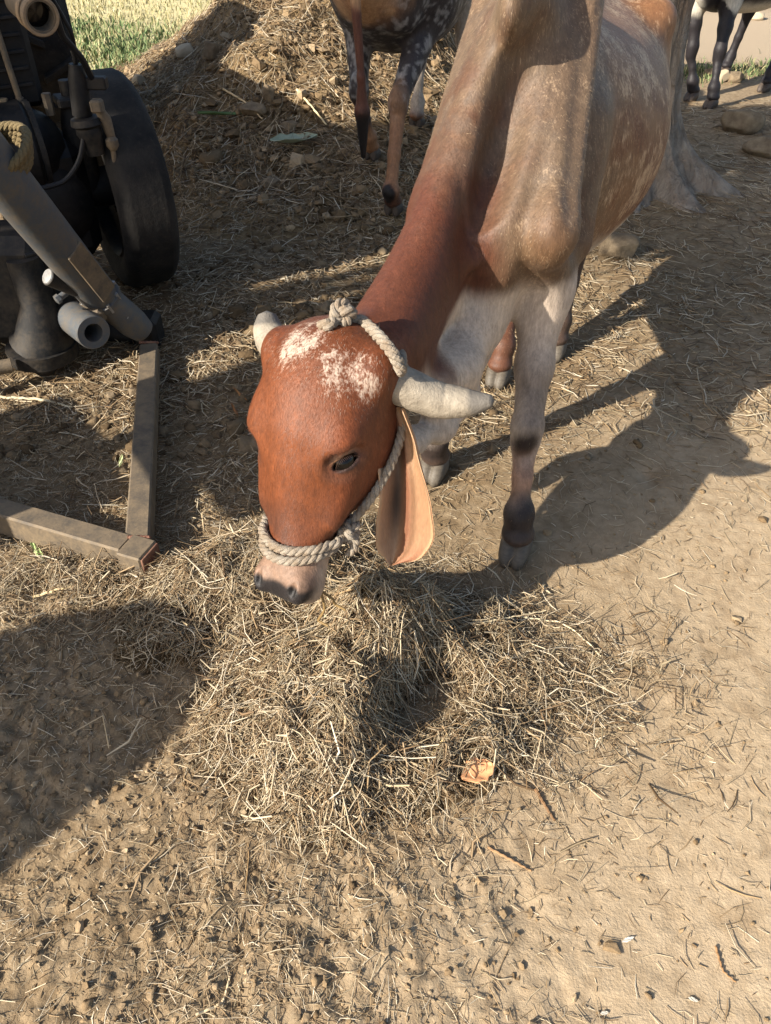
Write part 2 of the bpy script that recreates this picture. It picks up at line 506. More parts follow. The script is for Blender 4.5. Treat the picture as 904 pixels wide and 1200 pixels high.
class Cap:
    def __init__(self, a, b, ra, rb, k=.03, sub=False):
        self.a = np.asarray(a, float); self.b = np.asarray(b, float); self.ra, self.rb, self.k, self.sub = ra, rb, k, sub
        r = max(ra, rb); self.lo = np.minimum(self.a, self.b) - r; self.hi = np.maximum(self.a, self.b) + r
    def d(self, x, y, z):
        ba = self.b - self.a; L = ba @ ba
        h = np.clip(((x - self.a[0]) * ba[0] + (y - self.a[1]) * ba[1] + (z - self.a[2]) * ba[2]) / L, 0, 1)
        return np.sqrt((x - self.a[0] - h * ba[0]) ** 2 + (y - self.a[1] - h * ba[1]) ** 2 + (z - self.a[2] - h * ba[2]) ** 2) - (self.ra + (self.rb - self.ra) * h)
class Ell:
    def __init__(self, c, r, ax=None, k=.03, sub=False):
        self.c = np.asarray(c, float); self.r = np.asarray(r, float); self.M = np.eye(3) if ax is None else np.array([unit(a) for a in ax])
        self.k, self.sub = k, sub; R = np.abs(self.M.T) @ self.r; self.lo = self.c - R; self.hi = self.c + R
    def d(self, x, y, z):
        q = (x - self.c[0], y - self.c[1], z - self.c[2])
        l = [q[0] * self.M[i, 0] + q[1] * self.M[i, 1] + q[2] * self.M[i, 2] for i in range(3)]
        k0 = np.sqrt(sum((l[i] / self.r[i]) ** 2 for i in range(3))); k1 = np.sqrt(sum((l[i] / self.r[i] ** 2) ** 2 for i in range(3))) + 1e-9
        return k0 * (k0 - 1) / k1
def blend(F, D, k, sub):
    if sub:
        h = np.maximum(k - np.abs(F + D), 0) / k
        return np.maximum(F, -D) + h * h * k * .25
    h = np.maximum(k - np.abs(F - D), 0) / k
    return np.minimum(F, D) - h * h * k * .25
def sdf(prims, p):
    p = np.atleast_2d(p); F = np.full(len(p), .6)
    for q in prims: F = blend(F, q.d(p[:, 0], p[:, 1], p[:, 2]), q.k, q.sub)
    return F
def sgrad(prims, p, e=.002):
    p = np.atleast_2d(p); f0 = sdf(prims, p); g = np.zeros_like(p)
    for i in range(3):
        d = np.zeros(3); d[i] = e; g[:, i] = (sdf(prims, p + d) - f0) / e
    return f0, g
def trace(prims, o, d, tmax=4.0, r=0.0):
    """walk a line through space until it meets the animal's skin"""
    t = 0.0; d = unit(d)
    for _ in range(300):
        f = float(sdf(prims, o + d * t)[0]) - r
        if f < .0008: return o + d * t
        t += max(f * .7, .0008)
        if t > tmax: return None
    return o + d * t
def polygonise(prims, xs, ys, zs, relax=2):
    nx, ny, nz = len(xs), len(ys), len(zs)
    F = np.full((nx, ny, nz), .6, np.float32)
    for q in prims:
        m_ = .03 + q.k
        i0, i1 = np.searchsorted(xs, q.lo[0] - m_), np.searchsorted(xs, q.hi[0] + m_)
        j0, j1 = np.searchsorted(ys, q.lo[1] - m_), np.searchsorted(ys, q.hi[1] + m_)
        k0, k1 = np.searchsorted(zs, q.lo[2] - m_), np.searchsorted(zs, q.hi[2] + m_)
        if i1 <= i0 or j1 <= j0 or k1 <= k0: continue
        x = xs[i0:i1, None, None]; y = ys[None, j0:j1, None]; z = zs[None, None, k0:k1]
        F[i0:i1, j0:j1, k0:k1] = blend(F[i0:i1, j0:j1, k0:k1], q.d(x, y, z).astype(np.float32), q.k, q.sub)
    ins = F < 0
    c8 = sum(ins[a:nx - 1 + a, b:ny - 1 + b, c:nz - 1 + c].astype(np.int8) for a in (0, 1) for b in (0, 1) for c in (0, 1))
    ci = np.argwhere((c8 > 0) & (c8 < 8))
    idm = np.full((nx - 1, ny - 1, nz - 1), -1, np.int32); idm[ci[:, 0], ci[:, 1], ci[:, 2]] = np.arange(len(ci))
    corners = [(a, b, c) for a in (0, 1) for b in (0, 1) for c in (0, 1)]
    fv = np.stack([F[ci[:, 0] + a, ci[:, 1] + b, ci[:, 2] + c] for a, b, c in corners], 1)
    pv = np.stack([np.stack([xs[ci[:, 0] + a], ys[ci[:, 1] + b], zs[ci[:, 2] + c]], -1) for a, b, c in corners], 1)
    acc = np.zeros((len(ci), 3)); cnt = np.zeros(len(ci))
    for i in range(8):
        for j in range(i + 1, 8):
            if sum(abs(np.array(corners[i]) - np.array(corners[j]))) != 1: continue
            s = (fv[:, i] < 0) != (fv[:, j] < 0)
            t = np.where(s, fv[:, i] / np.where(s, fv[:, i] - fv[:, j], 1), 0)
            acc += s[:, None] * (pv[:, i] + t[:, None] * (pv[:, j] - pv[:, i])); cnt += s
    verts = acc / cnt[:, None]
    faces = []
    for ax in range(3):
        o1, o2 = [(1, 2), (2, 0), (0, 1)][ax]
        sl = [slice(0, None)] * 3; sl2 = [slice(0, None)] * 3
        sl[ax] = slice(0, -1); sl2[ax] = slice(1, None)
        e = np.argwhere(ins[tuple(sl)] != ins[tuple(sl2)])
        e = e[(e[:, o1] > 0) & (e[:, o2] > 0) & (e[:, o1] < [nx, ny, nz][o1] - 1) & (e[:, o2] < [nx, ny, nz][o2] - 1)]
        def cell(d1, d2):
            q = e.copy(); q[:, o1] -= d1; q[:, o2] -= d2
            return idm[q[:, 0], q[:, 1], q[:, 2]]
        quad = np.stack([cell(1, 1), cell(0, 1), cell(0, 0), cell(1, 0)], 1)
        inside = ins[e[:, 0], e[:, 1], e[:, 2]]
        quad[~inside] = quad[~inside][:, ::-1]
        faces.append(quad)
    faces = np.concatenate(faces); faces = faces[(faces >= 0).all(1)]
    for it in range(relax):
        acc = np.zeros_like(verts); cnt = np.zeros(len(verts))
        for a in range(4):
            i, j = faces[:, a], faces[:, (a + 1) % 4]
            for c in range(3):
                acc[:, c] += np.bincount(i, verts[j, c], len(verts)) + np.bincount(j, verts[i, c], len(verts))
            cnt += np.bincount(i, minlength=len(verts)) + np.bincount(j, minlength=len(verts))
        verts = verts * .4 + .6 * acc / np.maximum(cnt, 1)[:, None]
        f0, g = sgrad(prims, verts, .0015)
        st = np.clip(f0, -.006, .006) / np.maximum((g * g).sum(1), .2)
        verts = verts - g * st[:, None]
    return verts, faces

# ------------------------------------------------------------------ anatomy of a zebu
class Cow:
    def __init__(self, chest, back_dir, sc=1.0):
        """chest: ground point under the front of the chest; back_dir: level direction towards the rump"""
        self.D = unit(V(back_dir[0], back_dir[1], 0)); self.S = np.cross(V(0, 0, 1), -self.D); self.T0 = V(chest[0], chest[1], 0); self.sc = sc; self.zo = 0.0
        self.pr = []; self.hooves = []
    def at(self, s, side, z): return self.T0 + self.D * s + self.S * side + V(0, 0, z + self.zo * min(max((z - .35) / .2, 0), 1))
    def torso(self, lean=0.0):
        # rows: s, top, bottom, half width
        rows = [(-.02, .88, .78, .03), (.0, .94, .68, .085), (.06, 1.03, .60, .105), (.16, 1.15, .56, .120), (.30, 1.22, .54, .160), (.45, 1.20, .52, .232),
                (.62, 1.17, .50, .292), (.82, 1.15, .49, .325), (1.0, 1.15, .51, .315), (1.15, 1.17, .57, .262), (1.28, 1.16, .64, .215), (1.38, 1.13, .72, .165), (1.45, 1.06, .80, .10), (1.47, .98, .88, .03)]
        L = [(s, (a + b) / 2 - .86, 0, w, (a - b) / 2, (a - b) / 2) for s, a, b, w in rows]
        self.pr.append(Loft(self.at(0, 0, .86), self.D, V(0, 0, 1), L, .05))
        # spine ridge, hook bones, withers hump
        self.pr.append(Cap(self.at(.35, 0, 1.19), self.at(1.35, 0, 1.135), .035, .035, .10))
        for s in (-1, 1): self.pr.append(Ell(self.at(1.12, s * .21, 1.08), (.06, .05, .05), None, .09))
        self.pr.append(Ell(self.at(.30, 0, 1.23), (.052, .20, .10), (self.S, self.D, V(0, 0, 1)), .09))
    def foreleg(self, side, hoof, shoulder=None, knee_y=None, fl=.0):
        """side +1 = the animal's left; hoof: ground point"""
        h = V(hoof[0], hoof[1], G(hoof[0], hoof[1]) + heap_h(hoof[0], hoof[1]))
        top = self.at(.40, side * .105, 1.235)
        sp = self.at(.045, side * (.150 if side > 0 else .112), .845) if shoulder is None else shoulder
        el = self.at(.20, side * .125, .65)
        hd = (h - V(el[0], el[1], 0)); hd[2] = 0
        knee = V(el[0], el[1], 0) + hd * .50 + V(0, 0, .325 + h[2]) - self.D * .015
        fet = V(el[0], el[1], 0) + hd * .88 + V(0, 0, .125 + h[2]) + self.D * .0
        cor = V(h[0], h[1], h[2] + .068) + self.D * .018
        p = self.pr
        p.append(Cap(top, sp, .036, .050, .045))                            # shoulder blade
        p.append(Ell(sp + self.D * .01 - V(0, 0, .012), (.046, .056, .076), (self.S, self.D, V(0, 0, 1)), .035))
        p.append(Cap(self.at(.36, side * .13, .98), self.at(.27, side * .145, .74), .070, .072, .06))   # triceps
        p.append(Cap(sp + V(0, 0, -.03) - self.S * side * .03 + self.D * .03, el, .055, .066, .04))
        p.append(Ell(el + V(0, 0, -.03), (.050, .064, .105), (self.S, self.D, V(0, 0, 1)), .06))
        mid = el * .45 + knee * .55
        p.append(Cap(el, mid, .056, .045, .05)); p.append(Cap(mid, knee + V(0, 0, .03), .044, .037, .03))
        p.append(Ell(knee, (.042, .044, .052), (self.S, self.D, V(0, 0, 1)), .025))
        c0 = knee + V(0, 0, -.05); p.append(Cap(c0, knee * .45 + fet * .55, .034, .0235, .03)); p.append(Cap(c0 + self.D * .022, fet + self.D * .026, .013, .012, .012))
        p.append(Cap(knee * .45 + fet * .55, fet, .0235, .029, .02))
        p.append(Ell(fet + self.D * .006, (.036, .041, .038), (self.S, self.D, V(0, 0, 1)), .02))
        for q in (-1, 1): p.append(Ell(fet + self.D * .036 + self.S * q * .016 + V(0, 0, -.016), (.010, .012, .014), None, .012))
        p.append(Cap(fet, cor, .033, .036, .025))
        p.append(Ell(cor + V(0, 0, .004), (.042, .046, .020), (self.S, self.D, V(0, 0, 1)), .02))
        self.hooves.append((h, side, 1.0))
        self.__dict__.setdefault('fore', {})[side] = dict(hoof=h, knee=knee, fet=fet, el=el, sp=sp, top=top, cor=cor)
    def hindleg(self, side, hoof, sback=1.12):
        h = V(hoof[0], hoof[1], G(hoof[0], hoof[1]) + heap_h(hoof[0], hoof[1])); p = self.pr
        hip = self.at(1.20, side * .13, .95); st = self.at(sback - .16, side * .185, .72)
        hs = (h - self.T0) @ self.D; hl = (h - self.T0) @ self.S
        hock = self.at(hs * .35 + (sback + .12) * .65, side * .12 * .5 + hl * .5, .45)
        fet = V(h[0], h[1], h[2] + .125) + self.D * .05; cor = V(h[0], h[1], h[2] + .068) + self.D * .018
        p.append(Cap(hip, st, .135, .10, .08)); p.append(Cap(hip + self.D * .08, hock * .4 + hip * .6, .10, .075, .06))
        p.append(Cap(st, hock, .088, .040, .05)); p.append(Cap(hock + self.D * .03 + V(0, 0, .06), hock + self.D * .022, .016, .026, .03))
        p.append(Ell(hock, (.040, .052, .06), (self.S, self.D, V(0, 0, 1)), .03))
        c0 = hock + V(0, 0, -.03); md = c0 * .45 + fet * .55
        p.append(Cap(c0, md, .038, .029, .03)); p.append(Cap(md, fet, .029, .032, .02))
        p.append(Ell(fet, (.037, .042, .038), (self.S, self.D, V(0, 0, 1)), .02)); p.append(Cap(fet, cor, .034, .036, .025))
        p.append(Ell(cor + V(0, 0, .004), (.042, .046, .020), (self.S, self.D, V(0, 0, 1)), .02))
        self.hooves.append((h, side, 1.0))
        self.__dict__.setdefault('hind', {})[side] = dict(hoof=h, hock=hock, fet=fet)
    def tail(self, tipz=.35, sway=.0):
        a = self.at(1.45, 0, 1.06); b = self.at(1.52, sway * .4, .9); c_ = self.at(1.53, sway, tipz + .2); d = self.at(1.52, sway, tipz)
        for u, v_, r0, r1 in ((a, b, .035, .025), (b, c_, .025, .016), (c_, self.at(1.525, sway, tipz + .12), .016, .030), (self.at(1.525, sway, tipz + .12), d, .034, .012)):
            self.pr.append(Cap(u, v_, r0, r1, .02))
        self.tail_tip = d
    def neck(self, back, front, up, rows):
        self.pr.append(Loft(back, front - back, up, rows, .07))
    def head(self, poll, A, U, sc=1.0):
        """poll: middle of the head at its crown; A towards the muzzle; U dorsal"""
        A = unit(A); U = unit(U - np.dot(U, A) * A); S = np.cross(U, A)
        self.hA, self.hU, self.hS, self.hO, self.hs = A, U, S, np.asarray(poll, float), sc
        hp = self.hp; p = self.pr
        rows = [(-.035, -.01, 0, .02, .02, .03), (-.02, -.005, 0, .065, .05, .07), (.01, 0, 0, .100, .080, .095), (.06, 0, 0, .124, .106, .115), (.12, 0, 0, .130, .118, .125), (.18, 0, 0, .124, .114, .13),
                (.235, 0, 0, .108, .098, .125), (.30, -.005, 0, .086, .078, .105), (.36, -.01, 0, .067, .062, .085), (.405, -.012, 0, .060, .054, .068), (.442, -.012, 0, .064, .053, .060), (.470, -.014, 0, .067, .053, .056),
                (.492, -.020, 0, .062, .047, .048), (.509, -.026, 0, .049, .037, .036), (.519, -.030, 0, .022, .017, .017)]
        p.append(Loft(self.hO, A, U, [tuple(np.array(r) * sc) for r in rows], .05))
        for s in (-1, 1):
            p.append(Ell(hp(.19, -.075, s * .070), np.array((.11, .075, .045)) * sc, (A, U, S), .05))      # cheek
            p.append(Ell(hp(.188, .062, s * .088), np.array((.04, .02, .022)) * sc, (A, U, S), .05))     # brow
            p.append(Ell(hp(.285, .012, s * .080), np.array((.055, .014, .014)) * sc, (A + S * -s * .25, U, S), .05))   # cheek bone
            p.append(Ell(hp(.05, .02, s * .108), np.array((.045, .045, .035)) * sc, (A, U, S), .03))       # horn seat
            p.append(Ell(hp(.478, .018, s * .040), np.array((.030, .024, .022)) * sc, (A, U, S), .02))     # nostril wing
        p.append(Cap(hp(.41, -.065, 0), hp(.474, -.068, 0), .030 * sc, .027 * sc, .02))                         # chin
        for s in (-1, 1):
            N_ = unit(U * .68 + S * s * .73); T_ = unit(S * s * .68 - U * .73); e_ = unit(T_ * .74 - A * .67); o_ = np.cross(N_, e_)
            q = self.eye(s); fr = (e_, o_, N_)
            p.append(Ell(q + N_ * .032 * sc, np.array((.041, .031, .017)) * sc, fr, .016, sub=True))    # eye socket
            p.append(Ell(q, np.array((.036, .0295, .0285)) * sc, fr, .010))                              # lids
            p.append(Ell(q + N_ * .022 * sc, np.array((.026, .0098, .022)) * sc, fr, .004, sub=True))
            p.append(Ell(hp(.481, .046, s * .040), np.array((.016, .008, .013)) * sc, (unit(A * .8 + S * s * .6), S, U), .005, sub=True))
    def hp(self, t, u, s): return self.hO + (self.hA * t + self.hU * u + self.hS * s) * self.hs
    def eye(self, s): return self.hp(.219, .032, s * .081)

def hoof_mesh():
    """cloven hoof, toe towards -Y, ground at z=0"""
    pr = []
    for s in (-1, 1):
        pr.append(Loft(V(s * .0215, .046, .038), V(-s * .07, -1, -.10), V(0, 0, 1), [(0, 0, 0, .012, .02, .03), (.012, .0, 0, .021, .030, .038), (.04, .0, 0, .024, .034, .036), (.07, -.004, 0, .0225, .026, .032), (.092, -.012, 0, .017, .015, .022), (.102, -.018, 0, .006, .006, .012)], .006))
    xs = np.arange(-.06, .06, .004); ys = np.arange(-.08, .075, .004); zs = np.arange(-.02, .095, .004)
    v, f = polygonise(pr, xs, ys, zs, 1)
    v[:, 2] = np.maximum(v[:, 2], .001 + .02 * np.clip(np.abs(v[:, 1] + .02) - .05, 0, 1))
    return v, f

# ---- coat material
def coat_material(name, bump=.35):
    m = NT(name)
    base = m.attr('coat'); roan = m.attr('roan', 'Fac')
    st = m.noise(1.0, 4, .62, (260, 260, 70)); st2 = m.noise(1.0, 3, .6, (90, 90, 26)); fine = m.noise(480, 3, .6)
    f = m.math('ADD', m.math('MULTIPLY', st, .6), m.math('MULTIPLY', st2, .5))
    # white hairs breaking through
    w = m.ramp(m.math('ADD', f, m.math('SUBTRACT', m.math('MULTIPLY', roan, .62), .31)), [(.58, 0.), (.76, 1.)])
    dark = m.mix(1.0, base, m.ramp(st2, [(.25, .66), (.75, 1.22)]), 'MULTIPLY')
    dark = m.mix(1.0, dark, m.ramp(st, [(.25, .80), (.75, 1.15)]), 'MULTIPLY')
    c = m.mix(m.math('MULTIPLY', w, m.attr('roanlim', 'Fac')), dark, m.attr('pale'))
    b = m.bump(st, bump, .004); b = m.bump(fine, bump * .6, .0015, b)
    m.b.inputs['Sheen Weight'].default_value = .02
    m.b.inputs['Sheen Roughness'].default_value = .5
    return m.out(c, m.ramp(st, [(.2, .62), (.8, .48)]), b, spec=.32)
MAT_COAT = coat_material('short_hair_coat')
m = NT('hoof_horn'); n = m.noise(1, 4, .6, (60, 60, 260)); n2 = m.noise(40, 4)
MAT_HOOF = m.out(m.mix(n, srgb(58, 52, 46), srgb(104, 96, 84)), .55, m.bump(n, .4, .003))
m = NT('black_hoof_horn'); n = m.noise(1, 4, .6, (60, 60, 260))
MAT_HOOF_DARK = m.out(m.mix(n, srgb(40, 36, 34), srgb(92, 80, 70)), .55, m.bump(n, .4, .003))
m = NT('horn_keratin'); n = m.noise(40, 6, .65); n2 = m.noise(160, 4, .6); tip = m.attr('tip', 'Fac')
c = m.mix(m.ramp(n, [(.3, 0.), (.7, 1.)]), srgb(116, 107, 94), srgb(154, 144, 128))
c = m.mix(m.ramp(n2, [(.6, 0.), (.74, .6)]), c, srgb(120, 106, 90))
c = m.mix(tip, c, m.mix(n, srgb(84, 80, 74), srgb(112, 106, 98)))
MAT_HORN = m.out(c, .55, m.bump(m.math('ADD', n, n2), .45, .004))
m = NT('eyeball'); MAT_EYE = m.out(srgb(10, 7, 6), .10, spec=.3)
m = NT('ear_skin'); n = m.noise(60, 4); st = m.noise(1.0, 4, .62, (240, 240, 60))
c = m.mix(1.0, m.attr('coat'), m.ramp(st, [(.25, .82), (.75, 1.15)]), 'MULTIPLY')
m.b.inputs['Subsurface Weight'].default_value = .12
m.b.inputs['Subsurface Radius'].default_value = (.012, .004, .002)
m.b.inputs['Subsurface Scale'].default_value = .5
MAT_EAR = m.out(c, .65, m.bump(st, .3, .003))

RED, REDDK, TAN, GREY, WHITE, BLACK, PINK = srgb(150, 82, 42), srgb(112, 58, 32), srgb(168, 128, 92), srgb(98, 79, 60), srgb(180, 167, 150), srgb(44, 36, 34), srgb(190, 140, 112)
def lerp(c, d, w): return c * (1 - w[:, None]) + np.asarray(d)[None] * w[:, None]
def near(p, q, r, s=.5):
    return sstep(r, r * s, np.linalg.norm(p - np.asarray(q)[None], axis=1))
def seg_t(p, a, b):
    ba = b - a; return np.clip((p - a) @ ba / (ba @ ba), 0, 1)
def seg_d(p, a, b):
    h = seg_t(p, a, b); return np.linalg.norm(p - a - h[:, None] * (b - a), axis=1)
_hoof = hoof_mesh()
_hoof_me = {}
def add_hooves(cow, root, mat):
    key = mat.name
    for h, side, s in cow.hooves:
        if key not in _hoof_me:
            o = mesh_np('hoof', _hoof[0], _hoof[1], mat); _hoof_me[key] = o.data
        else:
            o = bpy.data.objects.new('hoof', _hoof_me[key]); link(o)
        o.parent = root
        o.location = Vector(h) - root.location
        f = -cow.D; o.rotation_euler = (0, 0, math.atan2(f[1], f[0]) + math.pi / 2)
        o.scale = (1.0, 1.0, 1.0)
def grid_axis(lo, hi, dc, f0=None, f1=None, df=None):
    a = [lo]
    while a[-1] < hi:
        s = dc if (f0 is None or a[-1] < f0 or a[-1] > f1) else df
        a.append(a[-1] + s)
    return np.array(a)
# ------------------------------------------------------------------ the feeding animal
cow = Cow((.205, 1.69), (.34, .94))
cow.torso()
cow.foreleg(+1, (.350, 1.545))
cow.foreleg(-1, (.145, 1.90))
cow.hindleg(+1, (.635, 2.64))
cow.hindleg(-1, (.40, 2.44))
cow.tail()
poll = V(-.085, 1.35, .772); muz = V(-.195, 1.09, .365)
hA = unit(muz - poll); toC = unit(V(0, 0, CAM_H) - (poll + muz) / 2)
Uc = unit(toC - np.dot(toC, hA) * hA); Sc = np.cross(Uc, hA)
TH = math.radians(33)
cow.head(poll, hA, Uc * math.cos(TH) - Sc * math.sin(TH), 1.03)
nb = V(.265, 2.0, .955); nf = V(-.015, 1.43, .67)
nd = np.linalg.norm(nf - nb)
cow.neck(nb, nf, V(0, 0, 1), [(-.05, 0, 0, .066, .23, .30), (.08, 0, 0, .070, .22, .31), (.25 * nd, .0, 0, .070, .18, .285), (.5 * nd, 0, 0, .070, .13, .225), (.75 * nd, 0, 0, .076, .105, .16), (.95 * nd, 0, 0, .086, .105, .12), (nd + .04, 0, 0, .07, .08, .09)])
# dewlap: a hanging fold from throat to brisket
dl = [V(-.01, 1.40, .50), V(.06, 1.48, .43), V(.13, 1.575, .40), V(.19, 1.66, .43), V(.235, 1.75, .50)]
for a_, b_ in zip(dl[:-1], dl[1:]): cow.pr.append(Cap(a_, b_, .020, .026, .05))
dm = [V(.03, 1.45, .60), V(.10, 1.55, .55), V(.165, 1.63, .54), V(.22, 1.73, .58)]
for a_, b_ in zip(dm[:-1], dm[1:]): cow.pr.append(Cap(a_, b_, .036, .042, .06))
cow.pr.append(Cap(V(.10, 1.55, .55), V(.13, 1.575, .42), .040, .022, .06)); cow.pr.append(Cap(V(.165, 1.63, .54), V(.185, 1.65, .44), .045, .026, .06))
cow.pr.append(Ell(V(.215, 1.77, .62), (.075, .10, .10), None, .06))

def carve(pa, pb, depth, wide, k=.05):
    a, b_ = (trace(cow.pr, V(0, 0, CAM_H), ray(*q), 4.0) for q in (pa, pb))
    if a is None or b_ is None: return
    ax_ = unit(b_ - a); mid_ = (a + b_) / 2; _, g_ = sgrad(cow.pr, mid_); g_ = unit(g_[0] - np.dot(g_[0], ax_) * ax_)
    cow.pr.append(Ell(mid_ + g_ * depth * .2, (np.linalg.norm(b_ - a) * .62, wide, depth), (ax_, np.cross(g_, ax_), g_), k, sub=True))
carve((640, 45), (598, 130), .06, .042, .06)
carve((606, 110), (562, 270), .070, .045, .06)
carve((690, 60), (672, 230), .022, .020, .04)
xs = grid_axis(-.36, .98, .010, -.30, .12, .0042)
ys = grid_axis(.96, 3.30, .010, .98, 1.50, .0042)
zs = grid_axis(.02, 1.38, .010, .26, .86, .0042)
vt, fc = polygonise(cow.pr, xs, ys, zs, 2)

def paint_main(p):
    n_ = np.stack([fbm3(p, 9, 3, s) for s in (1, 2, 3)], 1) * .035
    q = p + n_; nz = fbm3(p, 14, 3, 9); nz2 = fbm3(p, 40, 2, 4)
    loc = (q - cow.T0); s = loc @ cow.D; side = loc @ cow.S; z = q[:, 2]
    N = len(p)
    col = np.tile(GREY, (N, 1)); col = lerp(col, srgb(86, 61, 43), sstep(-.15, .3, nz) * .8); roan = np.full(N, .40) + .22 * nz2; lim = np.full(N, .62)
    # flank: brown patches over tan roan
    col = lerp(col, srgb(114, 82, 54), sstep(.25, .6, s + .15 * nz))
    col = lerp(col, srgb(96, 60, 36), sstep(-.05, .35, nz) * sstep(.3, .55, s))
    col = lerp(col, srgb(128, 90, 60), sstep(.98, 1.1, z) * sstep(.3, .5, s) * .7)
    fl_ = sstep(.28, .5, s); roan = roan + (.14 + .35 * fbm3(p, 11, 3, 17)) * fl_; lim = lim + .18 * fl_
    # brown lower flank band and white belly
    col = lerp(col, srgb(98, 59, 35), np.exp(-((z - .72 - .05 * nz) / .06) ** 2) * sstep(.45, .7, s) * .8)
    bel = sstep(.68, .61, z + .03 * nz) * sstep(.2, .35, s); col = lerp(col, WHITE, bel); roan = roan * (1 - bel) + .3 * bel
    # shoulder ridges
    f = cow.fore[1]
    sh = seg_d(q, f['top'], f['sp']); shm = sstep(.16, .09, sh)
    col = lerp(col, srgb(98, 82, 66), shm * .7)
    col = lerp(col, srgb(104, 76, 50), near(q, f['sp'] - V(0, 0, .03), .15, .1) * .75)
    # neck: red brown fading into the grey of the shoulder
    na = seg_t(q, nb, nf); nd_ = seg_d(q, nb - unit(nf - nb) * .1, nf)
    nk = sstep(.02, .62, na + .16 * nz + .06 * nz2) * sstep(.42, .1, s); nS = np.cross(V(0, 0, 1), unit(nf - nb)); nk = nk * sstep(.18, .10, np.abs((q - nb) @ unit(nS)))
    nk = np.maximum(nk, sstep(1.68, 1.50, q[:, 1]))
    col = lerp(col, srgb(82, 44, 27), nk); roan = roan * (1 - nk) + .03 * nk; lim = lim * (1 - nk) + .4 * nk
    # grey streaks between neck and shoulder
    gr = sstep(.0, .25, nz2) * sstep(.55, .25, na) * sstep(.3, .1, s) * .5; col = lerp(col, srgb(86, 73, 62), gr)
    # dewlap, brisket and upper foreleg white
    dd = np.min([seg_d(q, a, b) for a, b in zip(dl[:-1], dl[1:])], axis=0)
    dw = np.maximum(sstep(.19, .13, dd), near(q, V(.27, 1.74, .58), .18, .6)); dw = np.maximum(dw, near(q, V(.17, 1.66, .56), .17, .6))
    dw = dw * sstep(1.36, 1.44, q[:, 1] + .03 * nz); legw = np.zeros(N)
    col = lerp(col, srgb(186, 170, 153), dw); roan = roan * (1 - dw) + .45 * dw
    for sd in (1, -1):
        L = cow.fore[sd]; t = (L['el'][2] - q[:, 2]) / (L['el'][2] - L['hoof'][2]); dleg = np.minimum(seg_d(q, L['el'], L['knee']), seg_d(q, L['knee'], L['hoof']))
        on = sstep(.13, .085, dleg) * sstep(-.10, -.02, t)
        cc = np.tile(srgb(178, 162, 146), (N, 1))
        lat = (q - L['knee']) @ cow.S * sd; fr = -(q - L['knee']) @ cow.D
        cc = lerp(cc, srgb(82, 68, 58), sstep(.10, .36, t + .05 * nz) * sstep(.60, .42, t) * sstep(-.035, .0, lat - .4 * fr + .012) * .65)
        cc = lerp(cc, srgb(44, 36, 34), near(q, L['knee'] + V(0, 0, -.015) - cow.D * .05 + cow.S * sd * .006, .058, .35))
        cc = lerp(cc, srgb(146, 110, 88), sstep(.52, .64, t) * sstep(.82, .70, t) * .9)
        cc = lerp(cc, srgb(44, 35, 32), sstep(.68, .80, t + .05 * nz))
        cc = lerp(cc, srgb(74, 58, 48), sstep(.86, .92, t))
        col = col * (1 - on[:, None]) + cc * on[:, None]; roan = roan * (1 - on) + .25 * on; legw = np.maximum(legw, on)
    for sd in (1, -1):
        L = cow.hind[sd]; d = np.minimum(seg_d(q, L['hock'], L['fet']), seg_d(q, L['fet'], L['hoof'])); on = sstep(.10, .07, d)
        base = srgb(70, 54, 44) if sd > 0 else srgb(88, 56, 40)
        cc = lerp(np.tile(base, (N, 1)), WHITE, sstep(.36, .44, q[:, 2]))
        col = col * (1 - on[:, None]) + cc * on[:, None]
    # head
    h = p - cow.hO; ht = h @ cow.hA; hu = h @ cow.hU; hs = h @ cow.hS
    hd = sstep(-.06, -.01, ht) * sstep(.62, .58, ht) * sstep(.26, .2, np.hypot(hu, hs)) * sstep(-.18, -.1, hu)
    hc = np.tile(srgb(96, 50, 24), (N, 1))
    hc = lerp(hc, srgb(104, 55, 26), sstep(.02, .14, hu) * sstep(.24, .1, np.abs(ht - .2)))
    hc = lerp(hc, srgb(100, 52, 30), sstep(-.02, -.09, hu) * .6)
    hc = lerp(hc, srgb(112, 58, 32), sstep(.07, .12, hs) * sstep(.10, .20, ht) * sstep(.40, .30, ht) * .5)
    hc = lerp(hc, srgb(96, 54, 34), near(h @ np.stack([cow.hA, cow.hU, cow.hS], 1), V(.40, .04, .05), .075, .3) * .7)
    for sg in (-1, 1):
        e3 = h @ np.stack([cow.hA, cow.hU, cow.hS], 1)
        N_ = V(0, .68, sg * .73); T_ = V(0, -.73, sg * .68); e_ = unit(T_ * .74 - V(1, 0, 0) * .67); o_ = np.cross(N_, e_)
        o_ = o_ if o_[0] < 0 else -o_
        dq = e3 / cow.hs - V(.219, .032, sg * .081); ee = np.sqrt((dq @ e_ / 1.35) ** 2 + (dq @ o_ * 1.1) ** 2 + (np.clip(np.abs(dq @ N_) - .03, 0, 1)) ** 2); up_ = dq @ o_
        hc = lerp(hc, srgb(92, 56, 38), sstep(.046, .030, ee) * .7); hc = lerp(hc, srgb(40, 28, 24), sstep(.024, .017, ee) * .9); crs = np.exp(-((up_ - .030) / .0035) ** 2) * sstep(.05, .03, ee); hc = lerp(hc, srgb(60, 38, 28), crs * .7)  # shade of the lid fold painted in as a dark crease
        hc = lerp(hc, srgb(186, 138, 100), np.exp(-((up_ - .0165) / .006) ** 2) * sstep(.028, .018, ee) * .8)  # pale upper lid with its highlight painted in
    mz = sstep(.415, .44, ht + .012 * nz)
    hc = lerp(hc, srgb(120, 95, 78), mz); hc = lerp(hc, srgb(70, 42, 30), sstep(.31, .37, ht) * sstep(.45, .41, ht) * sstep(.0, .3, nz + .25) * .6)
